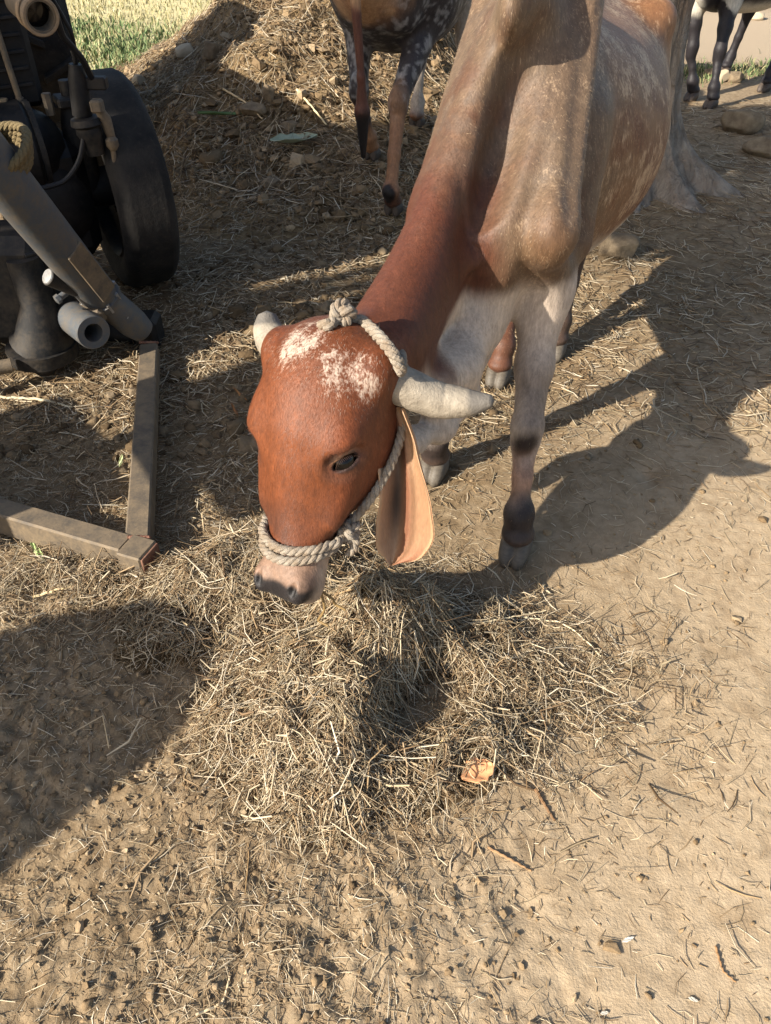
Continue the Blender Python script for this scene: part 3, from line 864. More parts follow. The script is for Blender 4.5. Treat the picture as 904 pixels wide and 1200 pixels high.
    hc = lerp(hc, srgb(120, 92, 76), mz * sstep(.02, .05, np.abs(hs)) * sstep(.03, .0, hu) * .6)
    nose = sstep(.452, .467, ht / cow.hs + .010 * nz - .35 * np.maximum(hu, 0) - .16 * np.maximum(hs - .01, 0))
    hc = lerp(hc, srgb(34, 30, 30), nose)
    hc = lerp(hc, srgb(178, 158, 138), mz * sstep(.025, .045, hs) * sstep(.02, -.02, hu) * .8)
    for sg in (-1, 1): hc = lerp(hc, srgb(14, 11, 11), near(h @ np.stack([cow.hA, cow.hU, cow.hS], 1) / cow.hs, V(.481, .044, sg * .040), .0155, .6))
    hr = np.zeros(N); e3 = h @ np.stack([cow.hA, cow.hU, cow.hS], 1)
    pat = np.maximum(near(e3 + n_ * 1.2, V(.02, .10, -.015), .125, .25), near(e3 + n_ * 1.2, V(.055, .085, .085), .105, .3))
    pat = np.maximum(pat, .8 * near(e3 + n_, V(.11, .10, .075), .05, .2))
    hr = .02 + .72 * np.clip(pat * (.9 + .4 * nz2), 0, 1.1)
    hl = np.where(pat > .02, .85, .35)
    roan = roan * (1 - hd) + hr * hd; lim = lim * (1 - hd) + hl * hd
    col = col * (1 - hd[:, None]) + hc * hd[:, None]
    pale = np.tile(srgb(180, 156, 126), (N, 1)); pale = lerp(pale, srgb(176, 160, 144), hd)
    return dict(coat=np.clip(col * (1 + .10 * nz2[:, None]), 0, 1), roan=np.clip(roan, 0, 1), roanlim=lim, pale=pale)
def base_at(p): return (float(p[0]), float(p[1]), float(G(p[0], p[1])))
cow_root = empty('cow', base_at(cow.at(.7, 0, 0)))
tag(cow_root, 'reddish brown and roan zebu with short horns, head lowered eating from the hay pile', 'cow', 'cattle')
body = mesh_np('body', vt, fc, MAT_COAT, cow_root, attrs=paint_main(vt))
add_hooves(cow, cow_root, MAT_HOOF)
# short hairs lying along the coat
def hair_coat(vt, fc, at, root, n, pick, flowfun, prims, L=.010, W=.0005):
    tri = vt[fc[:, 0]], vt[fc[:, 1]], vt[fc[:, 2]], vt[fc[:, 3]]
    cen = (tri[0] + tri[2]) / 2; ar = .5 * np.linalg.norm(np.cross(tri[2] - tri[0], tri[3] - tri[1]), axis=1) * pick(cen)
    k = rng.choice(len(fc), n, p=ar / ar.sum()); a, b_ = rng.random((n, 1)), rng.random((n, 1))
    p = (tri[0][k] * (1 - a) + tri[1][k] * a) * (1 - b_) + (tri[3][k] * (1 - a) + tri[2][k] * a) * b_
    nr = np.cross(tri[2][k] - tri[0][k], tri[3][k] - tri[1][k]); nr /= np.linalg.norm(nr, axis=1, keepdims=True) + 1e-9
    fl = flowfun(p) + rng.normal(0, .16, (n, 3)); fl = fl - (fl * nr).sum(1, keepdims=True) * nr; fl /= np.linalg.norm(fl, axis=1, keepdims=True) + 1e-9
    ln = L * rng.uniform(.6, 1.3, (n, 1)); sd = np.cross(fl, nr) * W * rng.uniform(.6, 1.3, (n, 1)); lf = rng.uniform(.03, .18, (n, 1))
    t = p + fl * ln + nr * ln * lf; md = p + fl * ln * .55 + nr * ln * lf * .75
    v = np.stack([p - sd - nr * .0008, p + sd - nr * .0008, t], 1).reshape(-1, 3); i5 = np.arange(n)[:, None] * 3
    c = at['coat'][fc[k, 0]]; r = at['roan'][fc[k, 0]] * at['roanlim'][fc[k, 0]]
    wh = (rng.random(n) < np.clip(r * 1.05 - .1, 0, 1))[:, None]
    c = np.where(wh, at['pale'][fc[k, 0]] * .6 + c * .35, c * rng.uniform(.82, 1.2, (n, 1)))
    o = mesh_np('hair_coat', v, i5 + np.array([[0, 1, 2]]), MAT_HAIR, root, attrs={'tint': np.repeat(np.clip(c, 0, 1), 3, 0)}); tag(o, kind='stuff'); return o
t_ = NT('hair'); MAT_HAIR = t_.out(t_.attr('tint'), .5, spec=.35)
at_ = paint_main(vt)
def flow_main(p):
    h = p - cow.hO; w = (sstep(-.06, .0, h @ cow.hA) * sstep(.3, .25, np.linalg.norm(h - (h @ cow.hA)[:, None] * cow.hA, axis=1)))[:, None]
    return w * cow.hA + (1 - w) * (cow.D * .45 + V(0, 0, -1) * .9)
def pick_main(c):
    h = c - cow.hO; onface = sstep(.44, .40, h @ cow.hA); far_ = np.linalg.norm(c - V(0, 1.2, .6), axis=1)
    ey = np.ones(len(c))
    for s in (-1, 1): ey *= np.linalg.norm(c - (cow.eye(s) + unit(cow.hU * .68 + cow.hS * s * .73) * .026), axis=1) > .026
    return onface * (c[:, 2] > .12) * (c[:, 1] < 2.5) * ey * np.clip(1.3 - .7 * far_, .25, 1)
hair_coat(vt, fc, at_, cow_root, 170000, pick_main, flow_main, cow.pr)
# eyes
for s in (-1, 1):
    c_ = cow.eye(s) + unit(cow.hU * .68 + cow.hS * s * .73) * .002
    mb = MB(); prof = [(-.0258 + .0516 * i / 16, math.sqrt(max(.0258**2 - (-.0258 + .0516 * i / 16)**2, 1e-8))) for i in range(17)]
    mb.lathe(c_, cow.hS, prof, 24); mb.build('eye', MAT_EYE, cow_root)
# lashes on the upper lids
t_ = NT('lash'); MAT_LASH = t_.out(srgb(70, 50, 38), .6)
for s in (-1, 1):
    N_ = unit(cow.hU * .68 + cow.hS * s * .73); T_ = unit(cow.hS * s * .68 - cow.hU * .73); e_ = unit(T_ * .74 - cow.hA * .67); o_ = np.cross(N_, e_); o_ = o_ if o_ @ cow.hA < 0 else -o_
    mb = MB()
    for k in range(15):
        a = -1 + 2 * k / 14; b0 = cow.eye(s) + e_ * a * .019 + o_ * (.0085 * math.sqrt(max(1 - a * a, 0)) + .001) + N_ * (.0245 - .004 * a * a)
        mb.tube([b0, b0 + N_ * .008 + o_ * .001 + e_ * a * .003, b0 + N_ * .015 - o_ * .003 + e_ * a * .006], [.0006, .0005, .0002], 4)
    o = mb.build('eyelashes', MAT_LASH, cow_root); tag(o, kind='stuff')
# horns
def horn(path, rads, name='horn', root=None):
    T_, _ = spline_tab(np.arange(len(path)), np.arange(len(path)), 40)
    pts = np.stack([spline_tab(np.arange(len(path)), np.array(path)[:, i], 40)[1] for i in range(3)], 1)
    rr = spline_tab(np.arange(len(path)), rads, 40)[1]
    seg = 28; vs = []; tip = []
    up = V(0, 0, 1)
    for i in range(40):
        d = unit(pts[min(i + 1, 39)] - pts[max(i - 1, 0)]); a = unit(np.cross(d, up)); b_ = np.cross(a, d)
        for k in range(seg):
            t = 2 * math.pi * k / seg
            r_ = rr[i] * (1 + .012 * math.sin(i * 1.3) * (1 if i < 22 else .1) + .04 * math.sin(2 * t + i * .07))
            vs.append(pts[i] + r_ * (math.cos(t) * a + math.sin(t) * b_)); tip.append(float(sstep(24, 30, np.array(i + 1.5 * math.sin(t)))))
    i_ = np.arange(40 * seg).reshape(40, seg)
    f_ = np.stack([i_[:-1], np.roll(i_, -1, 1)[:-1], np.roll(i_, -1, 1)[1:], i_[1:]], -1).reshape(-1, 4)
    vs.append(pts[-1] + unit(pts[-1] - pts[-3]) * rr[-1] * .5); tip.append(1.)
    tri = np.array([[39 * seg + k, 39 * seg + (k + 1) % seg, 40 * seg] for k in range(seg)])
    return mesh_np(name, np.array(vs), [f_, tri], MAT_HORN, root, attrs={'tip': np.array(tip)})
hb = cow.hp(.060, -.012, .100)
horn([hb, P(520, 470, y=hb[1] - .012), P(550, 472, y=hb[1] - .022), P(576, 470, y=hb[1] - .03)], [.042, .035, .026, .012], root=cow_root)
hb = cow.hp(.045, .02, -.105)
horn([hb, hb - cow.hS * .03 - cow.hA * .010, hb - cow.hS * .048 - cow.hA * .032, hb - cow.hS * .056 - cow.hA * .055], [.040, .034, .028, .018], root=cow_root)
# ears: cupped leaf on a hanging midrib
def ear(mid, wid, side_dir, face, cup, name='ear', root=None, skew=0.0):
    """mid: midrib points; wid: (near edge, far edge) half widths per point; face: direction the hollow faces"""
    n = len(mid); NU, NV = 36, 25
    mp = np.stack([spline_tab(np.arange(n), np.array(mid)[:, i], NU)[1] for i in range(3)], 1)
    w0 = spline_tab(np.arange(n), np.array(wid)[:, 0], NU)[1]; w1 = spline_tab(np.arange(n), np.array(wid)[:, 1], NU)[1]
    cp = spline_tab(np.arange(n), np.array(cup), NU)[1]
    vs = np.zeros((2, NU, NV, 3)); col = np.zeros((2, NU, NV, 3))
    for i in range(NU):
        d = unit(mp[min(i + 1, NU - 1)] - mp[max(i - 1, 0)]); s_ = unit(side_dir - np.dot(side_dir, d) * d); f_ = np.cross(d, s_)
        if np.dot(f_, face) < 0: f_ = -f_
        for j in range(NV):
            v_ = -1 + 2 * j / (NV - 1); w_ = w1[i] if v_ > 0 else w0[i]
            ang = abs(v_) * cp[i]
            lat = math.sin(ang) / max(cp[i], 1e-3) * w_ * (1 if v_ > 0 else -1); dep = (1 - math.cos(ang)) / max(cp[i], 1e-3) * w_
            uu = i / (NU - 1); bell = math.sin(math.pi * min(1, .15 + uu * .8))
            rip = -.016 * math.exp(-((v_ + .42) / .26) ** 2) * bell + .008 * math.exp(-((v_ - .10) / .13) ** 2) * bell + .018 * max(-v_ - .6, 0) / .4 * (1 - .6 * uu) - .008 * max(v_ - .6, 0) / .4 * uu
            c_ = mp[i] + s_ * lat + f_ * (dep + rip) - d * lat * skew * uu
            th = .0045 * (1 - .75 * abs(v_) ** 3)
            nrm = unit(f_ * math.cos(ang) - s_ * math.sin(ang) * (1 if v_ > 0 else -1))
            vs[0, i, j] = c_ + nrm * th; vs[1, i, j] = c_ - nrm * th
            u = i / (NU - 1)
            inner = srgb(138, 108, 80) * (1 - u * .3) + srgb(142, 96, 74) * u * .3
            def lay(c0, c1, w): return c0 * (1 - w) + c1 * w
            inner = lay(inner, srgb(104, 62, 44), .8 * math.exp(-((v_ + .02) / .17) ** 2) * (1 - .6 * max(u - .7, 0) / .3))  # reddish tone of the lit inner wall painted along the midrib
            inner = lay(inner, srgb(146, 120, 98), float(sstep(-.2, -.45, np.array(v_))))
            inner = lay(inner, srgb(34, 29, 30), .92 * math.exp(-((v_ + .42) / .24) ** 2) * math.exp(-((u - .48) / .24) ** 2))  # shade inside the cavity painted dark
            inner = lay(inner, srgb(150, 98, 76), .6 * float(sstep(.72, .95, np.array(u))) * float(sstep(.1, .5, np.array(v_))))  # pink of light through the thin corner, painted
            outer = srgb(160, 128, 98) * (1 - u * .5) + srgb(190, 120, 76) * u * .5
            rim = sstep(.82, .98, np.array(abs(v_))) * .6
            col[0, i, j] = inner * (1 - rim) + srgb(182, 152, 118) * rim; col[1, i, j] = outer
    g = np.arange(2 * NU * NV).reshape(2, NU, NV)
    q = [np.stack([g[0, :-1, :-1], g[0, 1:, :-1], g[0, 1:, 1:], g[0, :-1, 1:]], -1).reshape(-1, 4), np.stack([g[1, :-1, :-1], g[1, :-1, 1:], g[1, 1:, 1:], g[1, 1:, :-1]], -1).reshape(-1, 4)]
    for j, o_ in ((0, 1), (NV - 1, -1)):
        e_ = np.stack([g[0, :-1, j], g[1, :-1, j], g[1, 1:, j], g[0, 1:, j]], -1); q.append(e_)
    for i in (0, NU - 1): q.append(np.stack([g[0, i, :-1], g[1, i, :-1], g[1, i, 1:], g[0, i, 1:]], -1))
    return mesh_np(name, vs.reshape(-1, 3), np.concatenate(q), MAT_EAR, root, attrs={'coat': col.reshape(-1, 3)})
eb = cow.hp(.105, -.045, .118)
ear([eb, P(474, 520, y=eb[1] - .02), P(478, 555, y=eb[1] - .045), P(479, 590, y=eb[1] - .055), P(478, 620, y=eb[1] - .065), P(472, 645, y=eb[1] - .074), P(460, 662, y=eb[1] - .078)],
    [(.050, .036), (.058, .050), (.062, .058), (.070, .068), (.066, .070), (.042, .050), (.003, .005)], V(1, -.15, .60), V(-.25, -1, .3), [1.7, 1.6, 1.45, 1.25, 1.0, .8, .4], root=cow_root, skew=.55)
eb2 = cow.hp(.105, -.05, -.115)
ear([eb2, eb2 + V(-.02, .01, -.04), eb2 + V(-.015, .02, -.10), eb2 + V(.0, .02, -.16), eb2 + V(.01, .02, -.2), eb2 + V(.02, .02, -.23)],
    [(.02, .02), (.035, .035), (.05, .05), (.055, .05), (.035, .03), (.005, .005)], V(0, 1, 0), V(-1, 0, 0), [1.4, 1.3, 1.1, .9, .7, .5], root=cow_root)

# ------------------------------------------------------------------ rope halter
ROPE_PTS = []
def rope_mesh(mb, path, R=.0085, pitch=.045, closed=False, seed=0):
    path = np.array(path); n = len(path)
    L = np.linalg.norm(np.diff(path, axis=0), axis=1).sum(); N = max(int(L / .003), 8)
    pts = np.stack([spline_tab(np.arange(n), path[:, i], N)[1] for i in range(3)], 1)
    s = np.concatenate([[0], np.cumsum(np.linalg.norm(np.diff(pts, axis=0), axis=1))])
    up = V(.3, .2, 1); fr = []
    for i in range(N):
        d = unit(pts[min(i + 1, N - 1)] - pts[max(i - 1, 0)]); a = unit(np.cross(d, up)); b_ = np.cross(a, d); up = b_; fr.append((a, b_))
    for k in range(3):
        q = []
        for i in range(N):
            th = 2 * math.pi * (s[i] / pitch + k / 3); j = .0006 * math.sin(i * 2.1 + k * 3 + seed)
            q.append(pts[i] + (R * .52 + j) * (math.cos(th) * fr[i][0] + math.sin(th) * fr[i][1]))
        mb.tube(q, R * .60, 8)
        ROPE_PTS.append((np.array(q), R * .6))
    return pts
m = NT('cotton_rope'); n = m.noise(420, 4, .65); n2 = m.noise(34, 5, .65)
c = m.mix(n, srgb(112, 103, 90), srgb(168, 158, 144)); c = m.mix(m.ramp(n2, [(.42, 0.), (.68, .75)]), c, srgb(112, 92, 70))
MAT_ROPE = m.out(c, .9, m.bump(n, .8, .003), spec=.1)
PR = cow.pr
def ring_pt(phi, t, r):
    o = cow.hp(t, -.02, 0); d = cow.hU * math.cos(phi) + cow.hS * math.sin(phi)
    return trace(PR, o + d * .30, -d, .3, r)
def cast(u, v, r): return trace(PR, V(0, 0, CAM_H), ray(u, v), 3.0, r)
halter = empty('rope_halter', base_at(cow.hp(.4, 0, 0)))
halter.location.z = float(cow.hp(.4, 0, 0)[2])
tag(halter, 'off-white cotton rope halter knotted round the muzzle and poll of the reddish brown cow', 'halter')
for k, dt in enumerate((0.0, .020)):
    mb = MB(); path = []
    for i in range(37):
        ph = math.radians(-180 + 10 * i); c1 = (1 - math.cos(ph)) / 2
        path.append(ring_pt(ph, .408 + dt * (1 - .5 * c1) - .075 * c1, .0095))
    rope_mesh(mb, path, .0088, .042, seed=k); mb.build('noseband', MAT_ROPE, halter)
kp = ring_pt(math.radians(100), .352, .016)
# cheek strap up to the poll
mb = MB(); cs_ = [ring_pt(math.radians(100), .345, .010), ring_pt(math.radians(102), .30, .010), ring_pt(math.radians(104), .25, .010), ring_pt(math.radians(106), .20, .010), ring_pt(math.radians(108), .15, .010), ring_pt(math.radians(108), .10, .010), ring_pt(math.radians(105), .05, .011), ring_pt(math.radians(95), .012, .011)]
rope_mesh(mb, cs_, .0085); mb.build('cheek_strap', MAT_ROPE, halter)
mb = MB(); cs2 = [ring_pt(math.radians(-100), .345 - .05 * i, .010) for i in range(7)] + [ring_pt(math.radians(-95), .012, .011)]
rope_mesh(mb, cs2, .0085); mb.build('cheek_strap', MAT_ROPE, halter)
# crown over the neck just behind the horns
mb = MB(); cr = [q for q in [cast(u, v, .011) for u, v in ((384, 381), (392, 375), (405, 372), (420, 375), (434, 384), (446, 396), (456, 408), (464, 420), (470, 434))] if q is not None]
rope_mesh(mb, [cs2[-1]] + cr + [cs_[-1]], .0105, .05); mb.build('crown_strap', MAT_ROPE, halter)
def knot(c_, r, R, ax1, ax2, name):
    mb = MB(); a, b_ = unit(ax1), unit(ax2 - np.dot(ax2, unit(ax1)) * unit(ax1)); n_ = np.cross(a, b_)
    path = []
    for i in range(40):
        t = 2 * math.pi * i / 39 * 2
        path.append(c_ + r * ((1.0 + .45 * math.cos(1.5 * t)) * (math.cos(t) * a + math.sin(t) * b_) * .62 + .55 * math.sin(1.5 * t) * n_))
    rope_mesh(mb, path, R, .04); mb.build(name, MAT_ROPE, halter)
knot(kp, .020, .0085, cow.hA, cow.hU, 'knot')
ck = cast(402, 372, .018)
ck = ck if ck is not None else cr[2]
knot(ck + V(0, 0, .008), .020, .0095, V(1, 0, 0), V(0, 0, 1), 'knot')
mb = MB(); rope_mesh(mb, [kp, kp + V(.012, -.012, -.015), kp + V(.008, -.016, -.035), kp + V(-.004, -.014, -.048)], .008); mb.build('rope_end', MAT_ROPE, halter)

# loose fibres standing off the rope
bp = np.concatenate([q for q, r in ROPE_PTS]); n = 5200; bp = bp[rng.integers(0, len(bp), n)]
dr = rng.normal(0, 1, (n, 3)); dr /= np.linalg.norm(dr, axis=1, keepdims=True); sd = np.cross(dr, rng.normal(0, 1, (n, 3))); sd /= np.linalg.norm(sd, axis=1, keepdims=True)
tp = bp + dr * rng.uniform(.006, .013, (n, 1)) + rng.normal(0, .002, (n, 3)); b0 = bp + dr * .003
o = mesh_np('rope_fibres', np.stack([b0 - sd * .0003, b0 + sd * .0003, tp], 1).reshape(-1, 3), np.arange(3 * n).reshape(-1, 3), MAT_ROPE, halter); tag(o, kind='stuff')
ROPE_PTS.clear()
# ------------------------------------------------------------------ hay pile, dung heap, litter
m = NT('matted_hay'); n1 = m.noise(1, 6, .7, (60, 160, 60), dist=1.5); n2 = m.noise(26, 5, .6)
c = m.mix(m.ramp(n1, [(.3, 0.), (.7, 1.)]), srgb(58, 44, 30), srgb(124, 104, 76)); c = m.mix(m.ramp(n2, [(.5, 0.), (.7, .6)]), c, srgb(88, 68, 42))
MAT_MAT = m.out(c, .9, m.bump(n1, .9, .012), spec=.1)
def mound(name, fun, x0, x1, y0, y1, d, root, eps=.002, mat=None):
    xs = np.arange(x0, x1, d); ys = np.arange(y0, y1, d); A, B = np.meshgrid(xs, ys, indexing='ij')
    h = fun(A, B); z = G(A, B) + h - .006
    f = grid_faces(len(xs), len(ys)); hh = h.ravel(); f = f[(hh[f] > eps).any(1)]
    used = np.unique(f); mp = np.full(A.size, -1); mp[used] = np.arange(len(used))
    v = np.stack([A, B, z], -1).reshape(-1, 3)[used]
    return mesh_np(name, v, mp[f], mat or MAT_MAT, root)
pile = empty('hay_pile', (0, 1.1, 0))
tag(pile, 'trampled pile of loose straw hay under the muzzle of the feeding cow', 'hay pile')
mound('mound', pile_h, -1.3, .8, .6, 1.9, .008, pile)
def U_(a, b, n): return rng.uniform(a, b, n)
pd = lambda a, b: np.clip(pile_h(a, b) / .05 + .10 * gauss(a, b, 0, 1.12, .45, .30) + .09 * gauss(a, b, .42, 1.12, .26, .2) + .14 * gauss(a, b, -.7, 1.45, .5, .2), 0, 1) * (.22 + .78 * sstep(.35, .6, vn2(a * 14, b * 14, 5)))
N = 36000
x, y = scatter(N, -1.2, .85, .62, 1.8, pd)
o = straw_mesh('chaff', MAT_STRAW, x, y, rng.gamma(2.4, .009, N) + .007, U_(.001, .0030, N), tints(N, W_LIGHT), lift=.028, tilt=.45, parent=pile); tag(o, kind='stuff')
N = 5500
x, y = scatter(N, -1.2, .85, .62, 1.8, pd)
o = straw_mesh('loose_straw', MAT_STRAW, x, y, rng.gamma(4, .015, N) + .015, U_(.0014, .0038, N), tints(N, W_LIGHT), lift=.034, tilt=.30, parent=pile, bend=.38, R=4); tag(o, kind='stuff')
N = 450
x, y = scatter(N, -.6, .6, .7, 1.55, pd)
o = straw_mesh('long_stalk', MAT_STRAW, x, y, U_(.08, .22, N), U_(.0016, .0034, N), tints(N, [4, 3, 5, 1, .5, .3, 4, 1, 2]), lift=.04, tilt=.16, parent=pile, bend=.5, R=5); tag(o, kind='stuff')
N = 1500
x, y = scatter(N, -.9, .75, .65, 1.7, pd)
o = straw_mesh('leaf_blade', MAT_STRAW, x, y, U_(.03, .10, N), U_(.004, .008, N), tints(N, [3, 3, 1, 3, 3, 2, 3, 4, 2]), lift=.03, tilt=.35, parent=pile, bend=.6); tag(o, kind='stuff')

heap = empty('dung_heap', (-.5, 6.2, 0))
tag(heap, 'tall brown mound of dung and old straw behind the tractor wheel', 'dung heap')
m = NT('rotted_dung_straw'); n1 = m.noise(1, 6, .7, (14, 26, 14), dist=1.2); n2 = m.noise(60, 5, .65)
MAT_HEAP = m.out(m.mix(m.ramp(n1, [(.3, 0.), (.7, 1.)]), srgb(96, 78, 54), srgb(162, 139, 104)), .95, m.bump(n2, .8, .02), spec=.1)
mound('mound', heap_h, -3.2, 2.2, 3.0, 9.5, .035, heap, .004, MAT_HEAP)
N = 14000
x, y = scatter(N, -2.4, 1.6, 3.8, 7.6, lambda a, b: np.clip(heap_h(a, b) / .12, 0, 1))
o = straw_mesh('old_straw', MAT_STRAW, x, y, rng.gamma(4, .022, N) + .02, U_(.003, .008, N), tints(N, [2, 3, 1.5, 4, 4, 3, 2, 2, 3]), lift=.03, tilt=.3, parent=heap, bend=.3); tag(o, kind='stuff')
# lumps of dung in the heap
def icos(sub):
    t = (1 + 5 ** .5) / 2
    v = [(-1, t, 0), (1, t, 0), (-1, -t, 0), (1, -t, 0), (0, -1, t), (0, 1, t), (0, -1, -t), (0, 1, -t), (t, 0, -1), (t, 0, 1), (-t, 0, -1), (-t, 0, 1)]
    f = [(0, 11, 5), (0, 5, 1), (0, 1, 7), (0, 7, 10), (0, 10, 11), (1, 5, 9), (5, 11, 4), (11, 10, 2), (10, 7, 6), (7, 1, 8), (3, 9, 4), (3, 4, 2), (3, 2, 6), (3, 6, 8), (3, 8, 9), (4, 9, 5), (2, 4, 11), (6, 2, 10), (8, 6, 7), (9, 8, 1)]
    v = [unit(q) for q in v]
    for _ in range(sub):
        nf, cache = [], {}
        def mid(a, b):
            k = (min(a, b), max(a, b))
            if k not in cache: cache[k] = len(v); v.append(unit(v[a] + v[b]))
            return cache[k]
        for a, b, c in f:
            ab, bc, ca = mid(a, b), mid(b, c), mid(c, a); nf += [(a, ab, ca), (b, bc, ab), (c, ca, bc), (ab, bc, ca)]
        f = nf
    return np.array(v), np.array(f)
def clods(name, x, y, r, sub, mat, parent=None, col=None, sink=.3, hfun=None):
    v0, f0 = icos(sub); N = len(x)
    sc = np.stack([r * U_(.7, 1.35, N), r * U_(.7, 1.35, N), r * U_(.5, .9, N)], -1)
    a = U_(0, 6.28, N); ca, sa = np.cos(a), np.sin(a)
    jit = 1 + rng.normal(0, .26, (N, len(v0), 1))
    p = v0[None] * jit * sc[:, None]
    q = np.stack([p[..., 0] * ca[:, None] - p[..., 1] * sa[:, None], p[..., 0] * sa[:, None] + p[..., 1] * ca[:, None], p[..., 2]], -1)
    h = (hfun or HH)(x, y)
    q[..., 0] += x[:, None]; q[..., 1] += y[:, None]; q[..., 2] += (h + r * (1 - sink) * .5)[:, None]
    F_ = (np.arange(N)[:, None, None] * len(v0) + f0[None]).reshape(-1, 3)
    at = {'tint': np.repeat(col[:, None], len(v0), 1).reshape(-1, 3)} if col is not None else None
    return mesh_np(name, q.reshape(-1, 3), F_, mat, parent, smooth=sub > 0, attrs=at)
m = NT('dry_clod'); n = m.noise(90, 5, .65)
MAT_CLOD = m.out(m.mix(1.0, m.attr('tint'), m.ramp(n, [(.2, .7), (.8, 1.2)]), 'MULTIPLY'), .95, m.bump(n, .6, .006), spec=.1)
def clod_tint(n, w=None):
    pal = np.array([srgb(128, 108, 82), srgb(148, 127, 99), srgb(112, 93, 69), srgb(160, 140, 112), srgb(138, 117, 89)])
    return pal[rng.choice(5, n, p=w)] * U_(.8, 1.1, n)[:, None]
N = 4500
x, y = scatter(N, -2.4, 1.6, 3.8, 7.6, lambda a, b: np.clip(heap_h(a, b) / .15, 0, 1))
o = clods('lumps', x, y, rng.gamma(2.0, .005, N) + .005, 0, MAT_CLOD, heap, clod_tint(N)); tag(o, kind='stuff')

# crumbs on the trampled yard
dl_ = lambda a, b: np.clip(.10 + .9 * sstep(.4, -.3, a + .2 * (b - 1)) * sstep(.3, .6, vn2(a * 5, b * 5, 8)) + .3 * sstep(2.0, 2.6, b), 0, 1) * np.clip(1 - pile_h(a, b) / .03, 0, 1)
N = 5500
x, y = scatter(N, -1.25, 1.2, .38, 3.2, dl_)
o = clods('soil_crumbs', x, y, rng.gamma(2, .0011, N) + .0012, 0, MAT_CLOD, None, clod_tint(N)); tag(o, 'dry crumbs of trampled soil strewn over the yard', kind='stuff')
N = 350
x, y = scatter(N, -1.3, 1.2, .38, 4.2, dl_)
o = clods('soil_clods', x, y, rng.gamma(2, .0016, N) + .0025, 1, MAT_CLOD, None, clod_tint(N)); tag(o, 'small dry clods of dung and earth over the yard', kind='stuff')
# straw litter
def litter_d(a, b):
    bare = gauss(a, b, .78, 1.35, .5, .4) + gauss(a, b, .5, .6, .6, .35) + gauss(a, b, .75, .9, .35, .35)
    d = .30 + .75 * sstep(.42, .62, vn2(a * 3.1, b * 3.1, 15)) + .7 * gauss(a, b, -.75, 1.6, .5, .35) + .8 * gauss(a, b, .3, 1.05, .38, .3) + .35 * sstep(1.8, 2.6, b)
    return np.clip(d * (1 - .93 * np.clip(bare, 0, 1)), .03, 1) * np.clip(1 - heap_h(a, b) / .2, 0, 1)
N = 15000
x, y = scatter(N, -1.3, 1.25, .38, 2.3, litter_d)
o = straw_mesh('straw_litter', MAT_STRAW, x, y, rng.gamma(2.6, .011, N) + .006, U_(.0009, .0028, N), tints(N, [4, 4, 3, 4, 2, .6, 4, 2, 3]), lift=.006, tilt=.08); tag(o, 'short straw bits littering the trampled earth', kind='stuff')
N = 26000
x, y = scatter(N, -2.6, 3.2, 2.1, 6.2, lambda a, b: litter_d(a, b) * np.clip(1.25 - .16 * b, .2, 1))
o = straw_mesh('straw_bedding', MAT_STRAW, x, y, rng.gamma(3, .019, N) + .015, U_(.0025, .006, N), tints(N, [2, 3, 1.5, 3, 3, 3, 2, 2, 2]), lift=.014, tilt=.1, bend=.25); tag(o, 'dull trodden straw covering the ground round the cattle', kind='stuff')

N = 26000
x, y = scatter(N, -1.2, 1.2, .38, 2.6, lambda a, b: np.clip(.06 + .94 * sstep(.3, -.4, a + .2 * (b - 1)) + .5 * gauss(a, b, .1, 1.0, .6, .35), 0, 1) * (.3 + .7 * vn2(a * 9, b * 9, 33)))
o = straw_mesh('fine_debris', MAT_STRAW, x, y, rng.gamma(2, .0045, N) + .004, U_(.0008, .0030, N), tints(N, [2, 2.5, 1.5, 4, 3, 1, 2, 3, 3]), lift=.003, tilt=.15, R=2); tag(o, 'fine dark chaff and dung crumbs trodden into the soil', kind='stuff')

N = 1500
x, y = scatter(N, -1.7, 1.3, 1.9, 5.2, lambda a, b: np.clip(gauss(a, b, -.5, 2.6, .7, 1.0) + gauss(a, b, -.3, 4.2, 1.0, .8), 0, 1) * (.3 + .7 * sstep(.4, .6, vn2(a * 3, b * 3, 44))))
o = clods('dung_crumbs', x, y, rng.gamma(2.2, .004, N) + .005, 1, MAT_CLOD, None, clod_tint(N) * .62, sink=.6); tag(o, 'trampled dark dung crumbs between the tractor and the cattle', kind='stuff')
N = 9000
x, y = scatter(N, -1.7, .6, 1.7, 4.6, lambda a, b: np.clip(gauss(a, b, -.5, 2.6, .7, 1.0) + gauss(a, b, -.3, 4.0, 1.0, .7), 0, 1) * (.2 + .8 * sstep(.35, .6, vn2(a * 4, b * 4, 45))))
o = straw_mesh('chopped_bedding', MAT_STRAW, x, y, rng.gamma(2.5, .012, N) + .01, U_(.002, .006, N), tints(N, [2, 3, 2, 3, 3, 3, 2, 2, 2]), lift=.02, tilt=.3); tag(o, 'chopped straw bedding thickly trodden between tractor and cow', kind='stuff')
